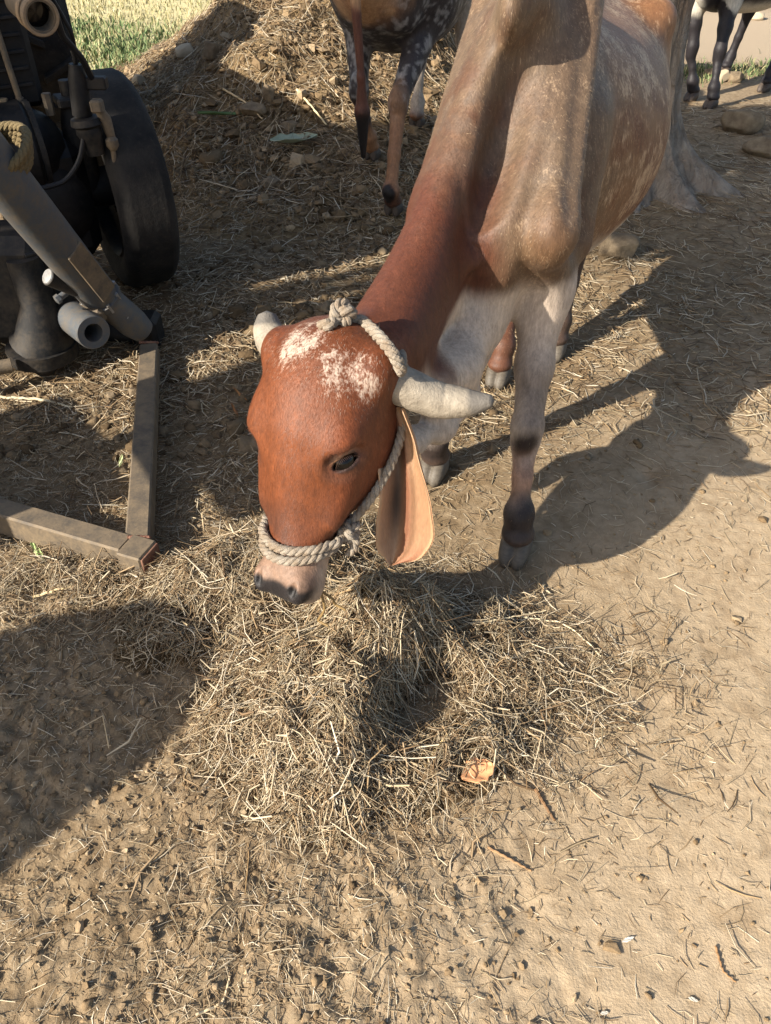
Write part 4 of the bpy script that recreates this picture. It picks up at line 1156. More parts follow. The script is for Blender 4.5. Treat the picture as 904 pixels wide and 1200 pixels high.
# ------------------------------------------------------------------ the two animals standing behind
def simple_cow(chest, back, fl, fr, hl, hr, tailz=.4, sway=0., low_head=False, dx=.014, zo=0.0):
    k = Cow(chest, back); k.zo = zo; k.torso(); k.foreleg(1, fl); k.foreleg(-1, fr); k.hindleg(1, hl); k.hindleg(-1, hr); k.tail(tailz, sway)
    f = -k.D
    if low_head:
        pl = k.at(-.52, 0, .92); A_ = unit(f * .45 + V(0, 0, -.9)); U_d = unit(f * .9 + V(0, 0, .45))
    else:
        pl = k.at(-.5, 0, 1.32); A_ = unit(f * .8 + V(0, 0, -.6)); U_d = unit(f * .6 + V(0, 0, .8))
    k.head(pl, A_, U_d)
    nb_ = k.at(.28, 0, .93); nf_ = pl - f * .02 + A_ * .06; n_ = np.linalg.norm(nf_ - nb_)
    k.neck(nb_, nf_, V(0, 0, 1), [(-.05, 0, 0, .085, .2, .26), (.1, 0, 0, .095, .2, .27), (.4 * n_, 0, 0, .09, .16, .21), (.8 * n_, 0, 0, .085, .12, .13), (n_ + .04, 0, 0, .06, .07, .08)])
    lo = np.min([q.lo for q in k.pr], 0) - .04; hi = np.max([q.hi for q in k.pr], 0) + .04
    v, f_ = polygonise(k.pr, np.arange(lo[0], hi[0], dx), np.arange(lo[1], hi[1], dx), np.arange(max(lo[2], .02), hi[2], dx), 1)
    return k, v, f_
def extras(k, root, mat):
    add_hooves(k, root, mat)
    for s in (-1, 1):
        mb = MB(); c_ = k.eye(s); mb.lathe(c_, k.hS, [(-.0235 + .047 * i / 10, math.sqrt(max(.0235**2 - (-.0235 + .047 * i / 10)**2, 1e-8))) for i in range(11)], 16); mb.build('eye', MAT_EYE, root)
        hb = k.hp(.05, .02, s * .10); horn([hb, hb + k.hS * s * .05 - k.hA * .02, hb + k.hS * s * .09 - k.hA * .06, hb + k.hS * s * .10 - k.hA * .10], [.038, .032, .024, .012], root=root)
        e0 = k.hp(.09, -.03, s * .11); sd = k.hS * s
        ear([e0, e0 + sd * .05 + V(0, 0, -.03), e0 + sd * .07 + V(0, 0, -.10), e0 + sd * .07 + V(0, 0, -.16), e0 + sd * .07 + V(0, 0, -.21), e0 + sd * .06 + V(0, 0, -.24)],
            [(.02, .02), (.035, .035), (.05, .05), (.055, .05), (.035, .03), (.005, .005)], k.hA, k.hU, [1.4, 1.3, 1.1, .9, .7, .5], root=root)
# speckled animal seen from behind
k2, v2, f2 = simple_cow((.38, 5.33), (-.35, -.94), (.185, 4.93), (.46, 4.95), (-.07, 4.44), (.043, 3.945), .33, -.05, zo=.15)
def paint_speckled(k, p):
    q = p + np.stack([fbm3(p, 7, 3, s) for s in (21, 22, 23)], 1) * .04; nz = fbm3(p, 10, 3, 24); N = len(p)
    z = q[:, 2]; s = (q - k.T0) @ k.D; side = (q - k.T0) @ k.S
    col = np.tile(srgb(52, 46, 46), (N, 1)); roan = .34 + .25 * nz; 
    sp_ = sstep(.08, .28, fbm3(p, 48, 2, 27)); col = lerp(col, srgb(150, 146, 142), sp_ * .6); th = sstep(1.27, 1.38, s + .05 * nz); col = lerp(col, srgb(164, 122, 88), th * .9); roan = roan * (1 - .7 * th)
    col = lerp(col, srgb(176, 138, 100), th * sstep(.52, .7, z) * sstep(.1, .3, nz + .3) * .6)
    for sd in (1, -1):
        L = k.hind[sd]; d = np.minimum(seg_d(q, L['hock'], L['fet']), seg_d(q, L['fet'], L['hoof'])); on = sstep(.10, .07, d) * sstep(.5, .42, z)
        cc = lerp(np.tile(srgb(142, 102, 72), (N, 1)), srgb(86, 56, 42), sstep(.2, .1, z)); cc = lerp(cc, srgb(58, 50, 50), sstep(.30, .38, z) * sstep(-.02, .02, -(q - L['hock']) @ k.D - .01))
        col = col * (1 - on[:, None]) + cc * on[:, None]; roan = roan * (1 - on) + .06 * on + .3 * on * sstep(.3, .4, z)
        L = k.fore[sd]; d = np.minimum(seg_d(q, L['el'], L['knee']), seg_d(q, L['knee'], L['hoof'])); on = sstep(.12, .08, d)
        cc = lerp(np.tile(srgb(120, 84, 62), (N, 1)), srgb(170, 156, 140), sstep(.24, .30, z)); col = col * (1 - on[:, None]) + cc * on[:, None]; roan = roan * (1 - on) + .4 * on
    tl = sstep(1.485, 1.50, s) * sstep(.95, .9, z); col = lerp(col, srgb(88, 52, 38), tl); col = lerp(col, srgb(26, 22, 22), tl * sstep(.56, .5, z)); roan = roan * (1 - tl)
    return dict(coat=np.clip(col, 0, 1), roan=np.clip(roan, 0, 1), roanlim=np.full(N, .85), pale=np.tile(srgb(160, 156, 150), (N, 1)))
r2 = empty('cow', base_at(k2.at(.7, 0, 0)))
tag(r2, 'black and white speckled cow with tan hind legs and black tail switch, seen from behind', 'cow', 'cattle')
mesh_np('body', v2, f2, MAT_COAT, r2, attrs=paint_speckled(k2, v2)); extras(k2, r2, MAT_HOOF_DARK)
# black animal beside the tree
k3, v3, f3 = simple_cow((2.06, 6.11), (.70, .71), (2.24, 5.95), (2.20, 6.25), (2.84, 6.55), (2.70, 7.05), .4, 0., False)
def paint_black(k, p):
    nz = fbm3(p, 9, 3, 31); N = len(p); q = p + .03 * nz[:, None]; z = q[:, 2]; s = (q - k.T0) @ k.D; side = (q - k.T0) @ k.S
    col = np.tile(srgb(34, 30, 32), (N, 1)); roan = np.full(N, .05)
    w = sstep(.34, .2, np.abs(s - .08)) * sstep(.70, .64, z) * sstep(.50, .56, z) * sstep(.04, -.03, side)
    w = np.maximum(w, .9 * sstep(.09, .05, np.linalg.norm(q - (k.fore[1]['el'] + V(0, -.04, -.02)), axis=1)) * sstep(.0, .1, nz + .1))
    w = np.maximum(w, sstep(.62, .56, z) * sstep(.48, .52, z) * sstep(.3, .45, s) * sstep(.9, .8, s) * .9)
    col = lerp(col, srgb(204, 196, 180), w)
    return dict(coat=np.clip(col, 0, 1), roan=roan, roanlim=np.full(N, .5), pale=np.tile(srgb(200, 196, 190), (N, 1)))
r3 = empty('cow', base_at(k3.at(.7, 0, 0)))
tag(r3, 'black cow with white chest standing on the stony ground beside the tree', 'cow', 'cattle')
mesh_np('body', v3, f3, MAT_COAT, r3, attrs=paint_black(k3, v3)); extras(k3, r3, MAT_HOOF_DARK)
# ------------------------------------------------------------------ tractor with front loader frame
IRON = dusty('dark_cast_iron', srgb(22, 22, 23), srgb(62, 55, 46), .3, .6, .0, 14)
BLACKP = dusty('grimy_black_paint', srgb(13, 13, 15), srgb(42, 38, 34), .25, .55, .0, 10)
GREYP = dusty('worn_grey_paint', srgb(82, 86, 90), srgb(108, 98, 84), .45, .55, .2, 16)
GREYD = dusty('dusty_grey_steel', srgb(88, 80, 70), srgb(126, 110, 88), .65, .65, .2, 20)
RUST = dusty('rusty_steel', srgb(104, 70, 58), srgb(136, 104, 84), .5, .8, .1, 30)
CHROME = dusty('bright_worn_steel', srgb(168, 168, 166), srgb(132, 122, 108), .4, .4, .7, 30)
m = NT('old_tyre_rubber'); n = m.noise(9, 6, .6); n2 = m.noise(70, 5, .65)
c = m.mix(m.ramp(n, [(.35, 0.), (.7, 1.)]), srgb(19, 19, 20), srgb(48, 45, 41)); MAT_TYRE = m.out(m.mix(m.ramp(n2, [(.55, 0.), (.75, .6)]), c, srgb(62, 57, 50)), .85, m.bump(n2, .5, .006))
m = NT('black_hose'); MAT_HOSE = m.out(srgb(22, 22, 24), .5)
m = NT('yellow_rope'); n = m.noise(1, 4, .6, (300, 300, 300)); MAT_YROPE = m.out(m.mix(n, srgb(84, 72, 50), srgb(128, 112, 80)), .9, m.bump(n, .7, .004))
tr = empty('tractor', (-1.55, 3.0, 0))
tag(tr, 'old dark tractor with worn front wheel and grey steel loader arm at the left edge', 'tractor')
fw = unit(V(.50, -.87, 0)); ax = np.cross(V(0, 0, 1), fw)           # ax = the tractor's left = picture right
Z1 = V(0, 0, 1)
wc = V(-1.075, 3.30, .405)                                            # visible front wheel
def tpt(f, l, z): return V(wc[0], wc[1], 0) - ax * .66 + fw * f + ax * l + Z1 * z
# wheels
def front_wheel(c_, out):
    mb = MB(); R, W = .405, .105
    prof = [(-.080, .27), (-.098, .30), (-.108, .34), (-.104, .372), (-.09, .392)]
    for g in (-.058, -.022, .014, .05):
        prof += [(g - .012, .4045), (g, .405), (g + .006, .405), (g + .009, .405), (g + .014, .405), (g + .017, .405)]
    prof += [(.09, .392), (.104, .372), (.108, .34), (.098, .30), (.080, .27), (.05, .262), (-.05, .262)]
    mb.lathe(c_, out, prof, 72, closed=True); w = mb.build('wheel', MAT_TYRE, tr)
    mb = MB(); mb.lathe(c_, out, [(-.085, .275), (-.092, .268), (-.07, .25), (-.02, .245), (.0, .20), (.012, .10), (.03, .085), (.05, .08), (.052, .075), (.01, .07), (-.01, .10), (-.02, .20), (-.035, .24), (-.085, .262)], 48, closed=True)
    mb.build('rim', IRON, w)
    mb = MB(); mb.lathe(c_, out, [(-.16, .055), (-.15, .07), (-.05, .075), (.04, .06), (.07, .05), (.075, .02)], 28); mb.build('hub', BLACKP, w)
    for k in range(6):
        t = math.pi / 3 * k; u = unit(np.cross(out, Z1)); p_ = c_ + .14 * (math.cos(t) * u + math.sin(t) * Z1); mb = MB(); mb.tube([p_ - out * .035, p_ + out * .025], .012, 6); mb.build('wheel_bolt', IRON, w)
front_wheel(wc, ax)
front_wheel(wc - ax * 1.32, -ax)
# axle, spindle, kingpin housing
mb = MB(); mb.box(tpt(.0, 0, .53), fw * .07, ax * .50, Z1 * .075, .02); mb.build('axle_beam', BLACKP, tr)
mb = MB(); mb.tube([tpt(.02, .53, .36), tpt(.02, .53, .42), tpt(.02, .53, .66), tpt(.02, .53, .72)], [.035, .052, .05, .035], 20); mb.tube([tpt(.02, .53, .72), tpt(.02, .53, .80)], .022, 14)
mb.box(tpt(.03, .53, .735), fw * .055, ax * .05, Z1 * .016, .006); mb.build('kingpin_housing', IRON, tr)
mb = MB(); mb.tube([tpt(.02, .53, .395), tpt(.01, .66, .405)], [.045, .05], 16); mb.build('stub_axle', BLACKP, tr)
# central cast drum in front of the radiator (front bolster)
mb = MB(); mb.tube([tpt(.02, -.42, .58), tpt(.05, -.40, .60), tpt(.05, .34, .60), tpt(.02, .37, .59)], [.14, .165, .165, .13], 28); mb.build('front_bolster', BLACKP, tr)
lc = P(30, 345, y=2.62)
mb = MB(); mb.box(lc + V(-.10, .05, .02), V(.22, .0, 0), V(0, .12, 0), V(0, 0, .20), .06); mb.tube([lc + V(.06, -.06, .16), lc + V(.07, -.07, .0), lc + V(.06, -.08, -.12), lc + V(.04, -.08, -.16)], [.055, .06, .10, .11], 24)
mb.tube([lc + V(.04, -.08, -.15), lc + V(.04, -.08, -.20)], [.125, .12], 24); mb.build('lower_casting', IRON, tr)
mb = MB(); mb.lathe(lc + V(.05, -.13, -.24), V(0, 0, 1), [(0, .03), (.02, .045), (.05, .045), (.055, .02)], 18); mb.build('drain_plug', IRON, tr)
mb = MB(); mb.box(tpt(.03, -.06, .34), fw * .10, ax * .14, Z1 * .2, .05); mb.build('axle_support', IRON, tr)
mb = MB(); mb.box(tpt(-.06, .36, .40), fw * .20, ax * .16, Z1 * .22, .05); mb.lathe(tpt(.12, .36, .40), fw, [(0, .14), (.02, .15), (.05, .12), (.07, .06)], 24); mb.build('brake_housing', BLACKP, tr)
# radiator and bonnet
mb = MB(); mb.box(tpt(-.10, .08, 1.06), fw * .11, ax * .37, Z1 * .34, .02); mb.build('radiator', BLACKP, tr)
mb = MB(); mb.box(tpt(-.86, .04, 1.06), fw * .62, ax * .28, Z1 * .24, .07); mb.build('bonnet', BLACKP, tr)
mb = MB(); mb.box(tpt(-.95, -.05, .68), fw * .72, ax * .17, Z1 * .14, .04); mb.build('engine_block', IRON, tr)
for k, (l, tilt) in enumerate(((.26, .03), (.36, .035), (.05, .02))):
    mb = MB(); mb.tube([tpt(.035, l, .735), tpt(.028, l - tilt, 1.42)], .011, 10); mb.lathe(tpt(.035, l, .735), Z1, [(0, .03), (.012, .03), (.015, .016), (.03, .014)], 12); mb.build('guard_rod', GREYD, tr)
for k in range(11):
    mb = MB(); mb.box(tpt(.022, .08, .80 + k * .052), fw * .006, ax * .34, Z1 * .006, .002); mb.build('grille_bar', BLACKP, tr)
# lamp / filler pipe with pale rim
lp = P(44, 16, y=2.83); ld = unit(V(.55, -.75, -.12))
mb = MB(); mb.pipe(lp - ld * .15, lp + ld * .03, .050, .010, 28); w = mb.build('headlamp', GREYD, tr)
mb = MB(); mb.pipe(lp - ld * .03, lp - ld * .008, .057, .006, 28); mb.pipe(lp + ld * .012, lp + ld * .034, .056, .010, 28); mb.build('rim', dusty('tan_rim', srgb(150, 126, 98), srgb(110, 96, 78), .5), w)
mb = MB(); mb.lathe(lp - ld * .02, ld, [(0, .001), (.002, .041), (.006, .041), (.008, .001)], 24); mb.build('lens', MAT_EYE, w)
def hose(pix, r=.010):
    pts = np.array([P(u, v, y=yy) for u, v, yy in pix]); n_ = len(pts)
    q = np.stack([spline_tab(np.arange(n_), pts[:, i], 40)[1] for i in range(3)], 1); mb = MB(); mb.tube(list(q), r, 10); mb.build('hose', MAT_HOSE, tr)
hose([(52, 0, 2.86), (66, 18, 2.86), (72, 38, 2.87), (85, 55, 2.9), (98, 72, 2.93), (108, 92, 2.97)], .011)
hose([(58, -8, 2.9), (74, 20, 2.92), (84, 40, 2.93), (88, 58, 2.95), (89, 78, 2.97)], .007)
# steering cylinder and linkage on the kingpin
kp0, kp1 = P(89, 75, y=2.97), P(97, 135, y=2.97)
mb = MB(); mb.tube([kp0, kp0 * .7 + kp1 * .3, kp1], [.022, .032, .034], 18); mb.tube([kp0 + Z1 * .05, kp0], .008, 8); mb.build('steering_cylinder', BLACKP, tr)
a_, b_ = P(100, 138, y=2.95), P(112, 178, y=2.95)
mb = MB(); mb.lathe(a_, b_ - a_, [(0, .05), (.02, .055), (.03, .042), (.05, .045), (.07, .036), (.12, .03)], 20); mb.build('ball_joint', IRON, tr)
mb = MB(); mb.tube([P(112, 122, y=2.95), P(124, 140, y=2.96), P(132, 165, y=2.97)], [.014, .02, .014], 12); mb.box(P(114, 124, y=2.93), V(.02, 0, 0), V(0, .02, 0), V(0, 0, .02), .006); mb.build('steering_arm', GREYD, tr)
mb = MB(); mb.tube([P(130, 160, y=2.96), P(140, 225, y=2.97)], .009, 10); mb.lathe(P(130, 160, y=2.96), V(0, 0, -1), [(0, .012), (.01, .022), (.03, .022), (.045, .012)], 14); mb.build('tie_rod', GREYD, tr)
mb = MB(); mb.box(P(110, 97, y=2.98), V(.045, 0, 0), V(0, .02, 0), V(0, 0, .02), .005); mb.build('cylinder_bracket', BLACKP, tr)
# loader arm
A0, A1 = P(-70, 118, y=2.16), P(118, 348, y=2.585)
mb = MB(); d_ = A1 - A0
mb.tube([A0 - d_ * .25, A0, A0 + d_ * .97, A1], [.074, .074, .066, .060], 32); arm = mb.build('loader_arm', GREYP, tr)
du = unit(d_); sd_ = unit(np.cross(du, V(0, 0, 1))); nu = np.cross(sd_, du); nu = nu if nu[2] > 0 else -nu
tc = unit(V(0, 0, 1.5) - A1)
flat = unit(tc - np.dot(tc, du) * du); fs = np.cross(du, flat)
pc = A0 + d_ * .80 + unit(flat - fs * .5) * .064
mb = MB(); nf_ = unit(flat - fs * .5); mb.box(pc, du * .12, np.cross(du, nf_) * .036, nf_ * .006, .003); mb.build('arm_plate', GREYD, tr)
A2 = P(168, 388, y=2.66)
mb = MB(); mb.tube([A1 - du * .04, A1 + (A2 - A1) * .75, A2], [.056, .056, .045], 28); mb.build('arm_end', GREYP, tr)
mb = MB(); mb.lathe(A1 - du * .015, du, [(0, .058), (.004, .072), (.026, .072), (.03, .058)], 28); mb.build('arm_collar', GREYP, tr)
c0, c1 = P(56, 324, y=2.44), P(90, 338, y=2.50)
mb = MB(); mb.tube([c0, c0 * .98 + c1 * .02, c1], [.026, .029, .029], 22); mb.build('cross_pin', IRON, tr)
mb = MB(); mb.lathe(c0, c0 - c1, [(0, .026), (.003, .024), (.004, .001)], 22); mb.build('pin_face', CHROME, tr)
mb = MB(); q_ = P(70, 349, y=2.46); mb.tube([P(78, 343, y=2.48), q_], .011, 12); mb.lathe(q_, q_ - P(78, 343, y=2.48), [(0, .016), (.014, .016), (.016, .01)], 6); mb.build('bolt', GREYP, tr)
p0, p1 = P(86, 372, y=2.56), P(110, 390, y=2.42)
mb = MB(); mb.pipe(p0, p1, .058, .026, 30); mb.build('pivot_tube', GREYP, tr)
mb = MB(); mb.box((p0 + p1) / 2 + V(.02, .05, .02), V(.05, 0, 0), V(0, .05, 0), V(0, 0, .03), .012); mb.build('pivot_weld', GREYD, tr)
mb = MB(); mb.box(P(140, 372, y=2.60), du * .012, fs * .010, flat * .012, .003); mb.box(P(146, 373, y=2.58), V(.014, .004, .010), V(-.004, .01, 0), V(0, .002, .006), .002); mb.build('grease_cap', CHROME, tr)
kn = P(172, 385, y=2.70)
mb = MB(); mb.box(kn + V(0, .02, -.03), V(.045, 0, 0), V(0, .06, 0), V(0, 0, .075), .02); mb.tube([kn + V(-.5, .12, -.04), kn + V(0, .04, -.05)], .045, 16); mb.build('arm_knuckle', BLACKP, tr)
# push frame lying on the ground
B0, B1, B2 = P(174, 402, z=.075), P(160, 640, z=.085), P(-130, 556, z=.085)
def bar(name, a, b, w, h, mat, z0=None):
    d = unit(b - a); s = unit(np.cross(d, Z1)); u = np.cross(s, d); mb = MB(); mb.box((a + b) / 2 - u * h, d * np.linalg.norm(b - a) / 2, s * w, u * h, .005); return mb.build(name, mat, tr)
bar('push_bar', B0, B1 + unit(B1 - B0) * .03, .032, .034, GREYD)
sB = unit(np.cross(unit(B2 - B1), Z1)); sB = sB if sB[1] < 0 else -sB
bar('cross_bar', B1 + V(.0, -.0, .003) + unit(B1 - B2) * -.03, B2 + V(0, 0, .003), .033, .040, GREYD)
e0 = B1 + V(.004, -.012, -.031)
mb = MB(); mb.box(e0, unit(B1 - B2) * .036, sB * .040, Z1 * .041, .004); mb.build('corner_block', GREYD, tr)
mb = MB(); dE = unit(B1 - B2); mb.box(e0 + dE * .0385, dE * .0035, sB * .036, Z1 * .036, .002); mb.build('end_plate', RUST, tr, label='reddish rusted end plate on the corner of the frame')
# added bucket and block, unseen at the left, shading the ground by the frame
la = V(math.cos(SUN_AZ), math.sin(SUN_AZ), 0); lp_ = V(-la[1], la[0], 0); bk = la * -1.0 + lp_ * 2.0
mb = MB(); mb.box(bk + Z1 * 1.17, lp_ * .38, la * .012, Z1 * .24, .004); mb.box(bk + la * .20 + Z1 * 1.0, lp_ * .36, la * .2, Z1 * .012, .004)
for s in (-1, 1): mb.box(bk + la * .2 + lp_ * s * .352 + Z1 * 1.18, la * .19, lp_ * .008, Z1 * .18, .003)
mb.build('shade_bucket', GREYD, tr)
mb = MB(); mb.box(bk + lp_ * .24 + Z1 * .52, lp_ * .34, la * .12, Z1 * .25, .02); mb.build('shade_block', IRON, tr)  # block added below the bucket to shade the frame's left side
mb = MB(); mb.tube([A0 - d_ * .2, bk + lp_ * .1 + Z1 * 1.1], .06, 16); mb.tube([bk + lp_ * .2 + Z1 * .6, bk + lp_ * .2 + Z1 * 1.0], .04, 12); mb.build('shade_bucket_link', GREYP, tr)  # joins the added bucket to the arm
# bolts, welds and clips
for k in range(8):
    t = 2 * math.pi * k / 8; p_ = A1 - du * .002 + .066 * (math.cos(t) * fs + math.sin(t) * flat); mb = MB(); mb.tube([p_ - du * .02, p_ + du * .022], .0075, 6); mb.build('bolt', CHROME, tr)
for k, (f_, l_) in enumerate(((.075, .45), (.075, .30), (.075, .15), (.075, .0))):
    mb = MB(); mb.tube([tpt(f_ - .02, l_, .70), tpt(f_ - .02, l_, .772)], .017, 6); mb.build('bolt', GREYD, tr)
for a_q, b_q in ((B1 + V(-.03, .03, .004), B1 + V(.03, .03, .004)), (B0 + V(-.035, .005, .0), B0 + V(.035, .005, .0))):
    mb = MB(); q = np.linspace(a_q, b_q, 14); mb.tube([p_ + V(0, .0015 * math.sin(i * 2.4), .001 * math.cos(i * 2.4)) for i, p_ in enumerate(q)], .005, 8); mb.build('weld_bead', RUST, tr)
mb = MB(); mb.lathe(tpt(.05, -.05, .60) + ax * .40, ax, [(0, .14), (.012, .16), (.03, .16), (.04, .10)], 32); mb.build('bolster_flange', IRON, tr)
hose([(100, 150, 2.93), (92, 190, 2.90), (70, 215, 2.86), (40, 222, 2.82), (0, 215, 2.8)], .009)
hose([(30, 300, 2.5), (60, 292, 2.55), (95, 300, 2.62), (120, 330, 2.68)], .008)
# second tube seen behind the frame, rope on the arm
mb = MB(); mb.tube([P(-120, 470, y=2.2), P(-20, 434, y=2.36), P(14, 428, y=2.40)], .025, 14); mb.build('cross_tube', GREYD, tr)
mb = MB()
for k in range(4):
    c_ = P(2, 172 + 6 * k, y=2.30 + .01 * k); path = [c_ + .078 * (math.cos(t) * fs + math.sin(t) * flat) + du * (.006 * math.sin(t * 2 + k)) for t in np.linspace(0, 2 * math.pi, 30)]
    rope_mesh(mb, path, .012, .05, seed=k)
mb.build('rope_lashing', MAT_YROPE, tr)
# rear of the machine, out of the picture to the left
def rear_wheel(c_, out):
    mb = MB(); mb.lathe(c_, out, [(-.17, .40), (-.2, .5), (-.19, .62), (-.14, .68), (.14, .68), (.19, .62), (.2, .5), (.17, .40)], 56, closed=True)
    w = mb.build('rear_wheel', MAT_TYRE, tr)
    mb = MB(); u = unit(np.cross(out, Z1))
    for k in range(26):
        t = 2 * math.pi * k / 26; r_ = math.cos(t) * u + math.sin(t) * Z1; tg = -math.sin(t) * u + math.cos(t) * Z1
        mb.box(c_ + r_ * .69 + out * (.08 if k % 2 else -.08), unit(out + tg * (.5 if k % 2 else -.5)) * .11, r_ * .025, tg * .018, .005)
    mb.build('tread_lugs', MAT_TYRE, w)
    mb = MB(); mb.lathe(c_, out, [(-.16, .41), (-.05, .38), (.0, .2), (.05, .18), (.06, .1), (-.04, .1), (-.08, .36), (-.17, .39)], 40, closed=True); mb.build('rim', IRON, w)
rc = tpt(-2.2, 0, .70)
rear_wheel(rc + ax * .72, ax); rear_wheel(rc - ax * .72, -ax)
mb = MB(); mb.box(tpt(-2.1, 0, .78), fw * .5, ax * .5, Z1 * .17, .05); mb.build('gearbox', IRON, tr)
mb = MB(); mb.box(tpt(-2.3, 0, 1.12), fw * .22, ax * .24, Z1 * .05, .03); mb.box(tpt(-2.52, 0, 1.36), fw * .04, ax * .22, Z1 * .2, .03); mb.build('seat', BLACKP, tr)
st = tpt(-1.85, 0, 1.52); mb = MB(); mb.tube([st + .19 * (math.cos(t) * ax + math.sin(t) * unit(fw * .5 + Z1)) for t in np.linspace(0, 2 * math.pi, 33)], .014, 8, caps=False); mb.tube([st, tpt(-1.6, 0, 1.2)], .02, 10); mb.build('steering_wheel', BLACKP, tr)
# ------------------------------------------------------------------ tree at the right
m = NT('grey_bark'); n1 = m.noise(1, 7, .65, (16, 16, 5), dist=.8); n2 = m.noise(60, 5, .6); n3 = m.noise(7, 4)
c = m.mix(m.ramp(n1, [(.3, 0.), (.7, 1.)]), srgb(104, 95, 85), srgb(164, 154, 140)); c = m.mix(m.ramp(n3, [(.5, 0.), (.7, .45)]), c, srgb(124, 98, 76))
MAT_BARK = m.out(c, .92, m.bump(n2, .7, .012, m.bump(n1, 1.0, .05)), spec=.15)
m = NT('green_leaf'); n = m.noise(8, 3); MAT_LEAF = m.out(m.mix(n, srgb(58, 84, 34), srgb(104, 124, 56)), .55)
def tree(base, trunk_r, height, flare, label, name, crown_c, crown_r, nleaf, lobes, seed, roots=True, group=None):
    rg = np.random.default_rng(seed); root = empty(name, (base[0], base[1], float(G(base[0], base[1]))))
    tag(root, label, 'tree', group)
    NZ, NA = 110, 120
    zz = np.concatenate([np.linspace(-.12, 1.0, 70), np.linspace(1.04, height, NZ - 70)])
    th = np.linspace(0, 2 * np.pi, NA, endpoint=False); TH_, ZZ = np.meshgrid(th, zz)
    rr = trunk_r * (1 - .35 * np.clip(ZZ / height, 0, 1)) + flare * .30 * np.exp(-np.clip(ZZ, -.2, 9) / .22)
    for a, w, s in lobes:
        dth = np.angle(np.exp(1j * (TH_ - a))); rr = rr + flare * s * np.exp(-(dth / w) ** 2) * np.exp(-np.clip(ZZ, -.2, 9) / .16)
    cx_, cy_ = np.cos(TH_), np.sin(TH_)
    pn = np.stack([cx_ * 2.2, cy_ * 2.2, ZZ * 1.6], -1).reshape(-1, 3)
    rr = rr * (1 + .20 * fbm3(pn, 1.3, 4, seed).reshape(rr.shape) + .16 * fbm3(pn * V(1, 1, .45), 5, 4, seed + 3).reshape(rr.shape))
    X_ = base[0] + rr * cx_ + .05 * np.sin(ZZ * 2.1); Y_ = base[1] + rr * cy_ + .04 * np.sin(ZZ * 1.7 + 1)
    v = np.stack([X_, Y_, ZZ + G(base[0], base[1])], -1).reshape(-1, 3)
    i_ = np.arange(NZ * NA).reshape(NZ, NA); f = np.stack([i_[:-1], np.roll(i_, -1, 1)[:-1], np.roll(i_, -1, 1)[1:], i_[1:]], -1).reshape(-1, 4)
    mesh_np('trunk', v, f, MAT_BARK, root)
    top = V(base[0], base[1], height); cc = np.asarray(crown_c, float); tips = []
    for k in range(9):
        a = 2 * math.pi * k / 9 + rg.uniform(-.3, .3); e = cc + V(math.cos(a) * crown_r[0] * .65, math.sin(a) * crown_r[1] * .65, rg.uniform(-.3, .5) * crown_r[2])
        md = (top + e) / 2 + V(0, 0, .25) + rg.normal(0, .12, 3); mb = MB(); mb.tube([top - V(0, 0, .25), top * .6 + md * .4, md, e], [trunk_r * .5, trunk_r * .36, trunk_r * .22, .02], 10); mb.build('limb', MAT_BARK, root); tips += [e, md]
    # leaves in clumps
    ncl = 70; cl = np.array([cc + unit(rg.normal(0, 1, 3)) * np.array(crown_r) * rg.uniform(.25, 1) ** .5 for _ in range(ncl)])
    idx = rg.integers(0, ncl, nleaf); pos = cl[idx] + rg.normal(0, 1, (nleaf, 3)) * .20 * np.mean(crown_r) * .6
    d = rg.normal(0, 1, (nleaf, 3)); d /= np.linalg.norm(d, axis=1, keepdims=True); s = np.cross(d, rg.normal(0, 1, (nleaf, 3))); s /= np.linalg.norm(s, axis=1, keepdims=True)
    l = rg.uniform(.05, .10, nleaf)[:, None]; vv = np.stack([pos - d * l, pos + s * l * .45, pos + d * l, pos - s * l * .45], 1).reshape(-1, 3)
    mesh_np('crown', vv, np.arange(nleaf * 4).reshape(-1, 4), MAT_LEAF, root, smooth=False)
    return root
tree((1.30, 4.38), .112, 3.2, .52, 'grey barked tree with spreading roots behind the feeding cow', 'tree', (1.5, 4.6, 4.6), (1.5, 1.5, 1.0), 9000,
     [(-.35, .30, .55), (-1.0, .22, .42), (-1.75, .3, .4), (.35, .3, .35), (2.6, .4, .4), (-2.6, .3, .3), (1.4, .35, .3)], 4)
# tree and straw stack added out of view at the left to cast shade
tree((-6.2, -.6), .2, 2.9, .5, 'leafy tree added out of view on the left to cast shade', 'added_shade_tree', (-4.45, .44, 4.3), (1.5, .8, .75), 16000, [(0, .4, .4), (2, .4, .4), (4, .4, .4)], 9)
hs_ = empty('added_shadow_stack', (-2.62, -.26, 0)); tag(hs_, 'small rounded straw stack added out of view on the left to cast a shadow', 'straw stack')
prof = [(0, .38), (.4, .39), (.9, .37), (1.15, .33), (1.36, .26), (1.5, .16), (1.56, .06), (1.57, .01)]
NZ, NA = 70, 80; zz = np.linspace(0, 1.57, NZ); pr_ = np.interp(zz, *zip(*prof)); th = np.linspace(0, 2 * np.pi, NA, endpoint=False)
TT, ZZ = np.meshgrid(th, zz); RR = pr_[:, None] * (1 + .07 * fbm3(np.stack([np.cos(TT), np.sin(TT), ZZ], -1).reshape(-1, 3), 3, 4, 3).reshape(TT.shape))
i_ = np.arange(NZ * NA).reshape(NZ, NA); f = np.stack([i_[:-1], np.roll(i_, -1, 1)[:-1], np.roll(i_, -1, 1)[1:], i_[1:]], -1).reshape(-1, 4)
mesh_np('stack', np.stack([-2.62 + RR * np.cos(TT), -.26 + RR * np.sin(TT), ZZ], -1).reshape(-1, 3), f, MAT_MAT, hs_)
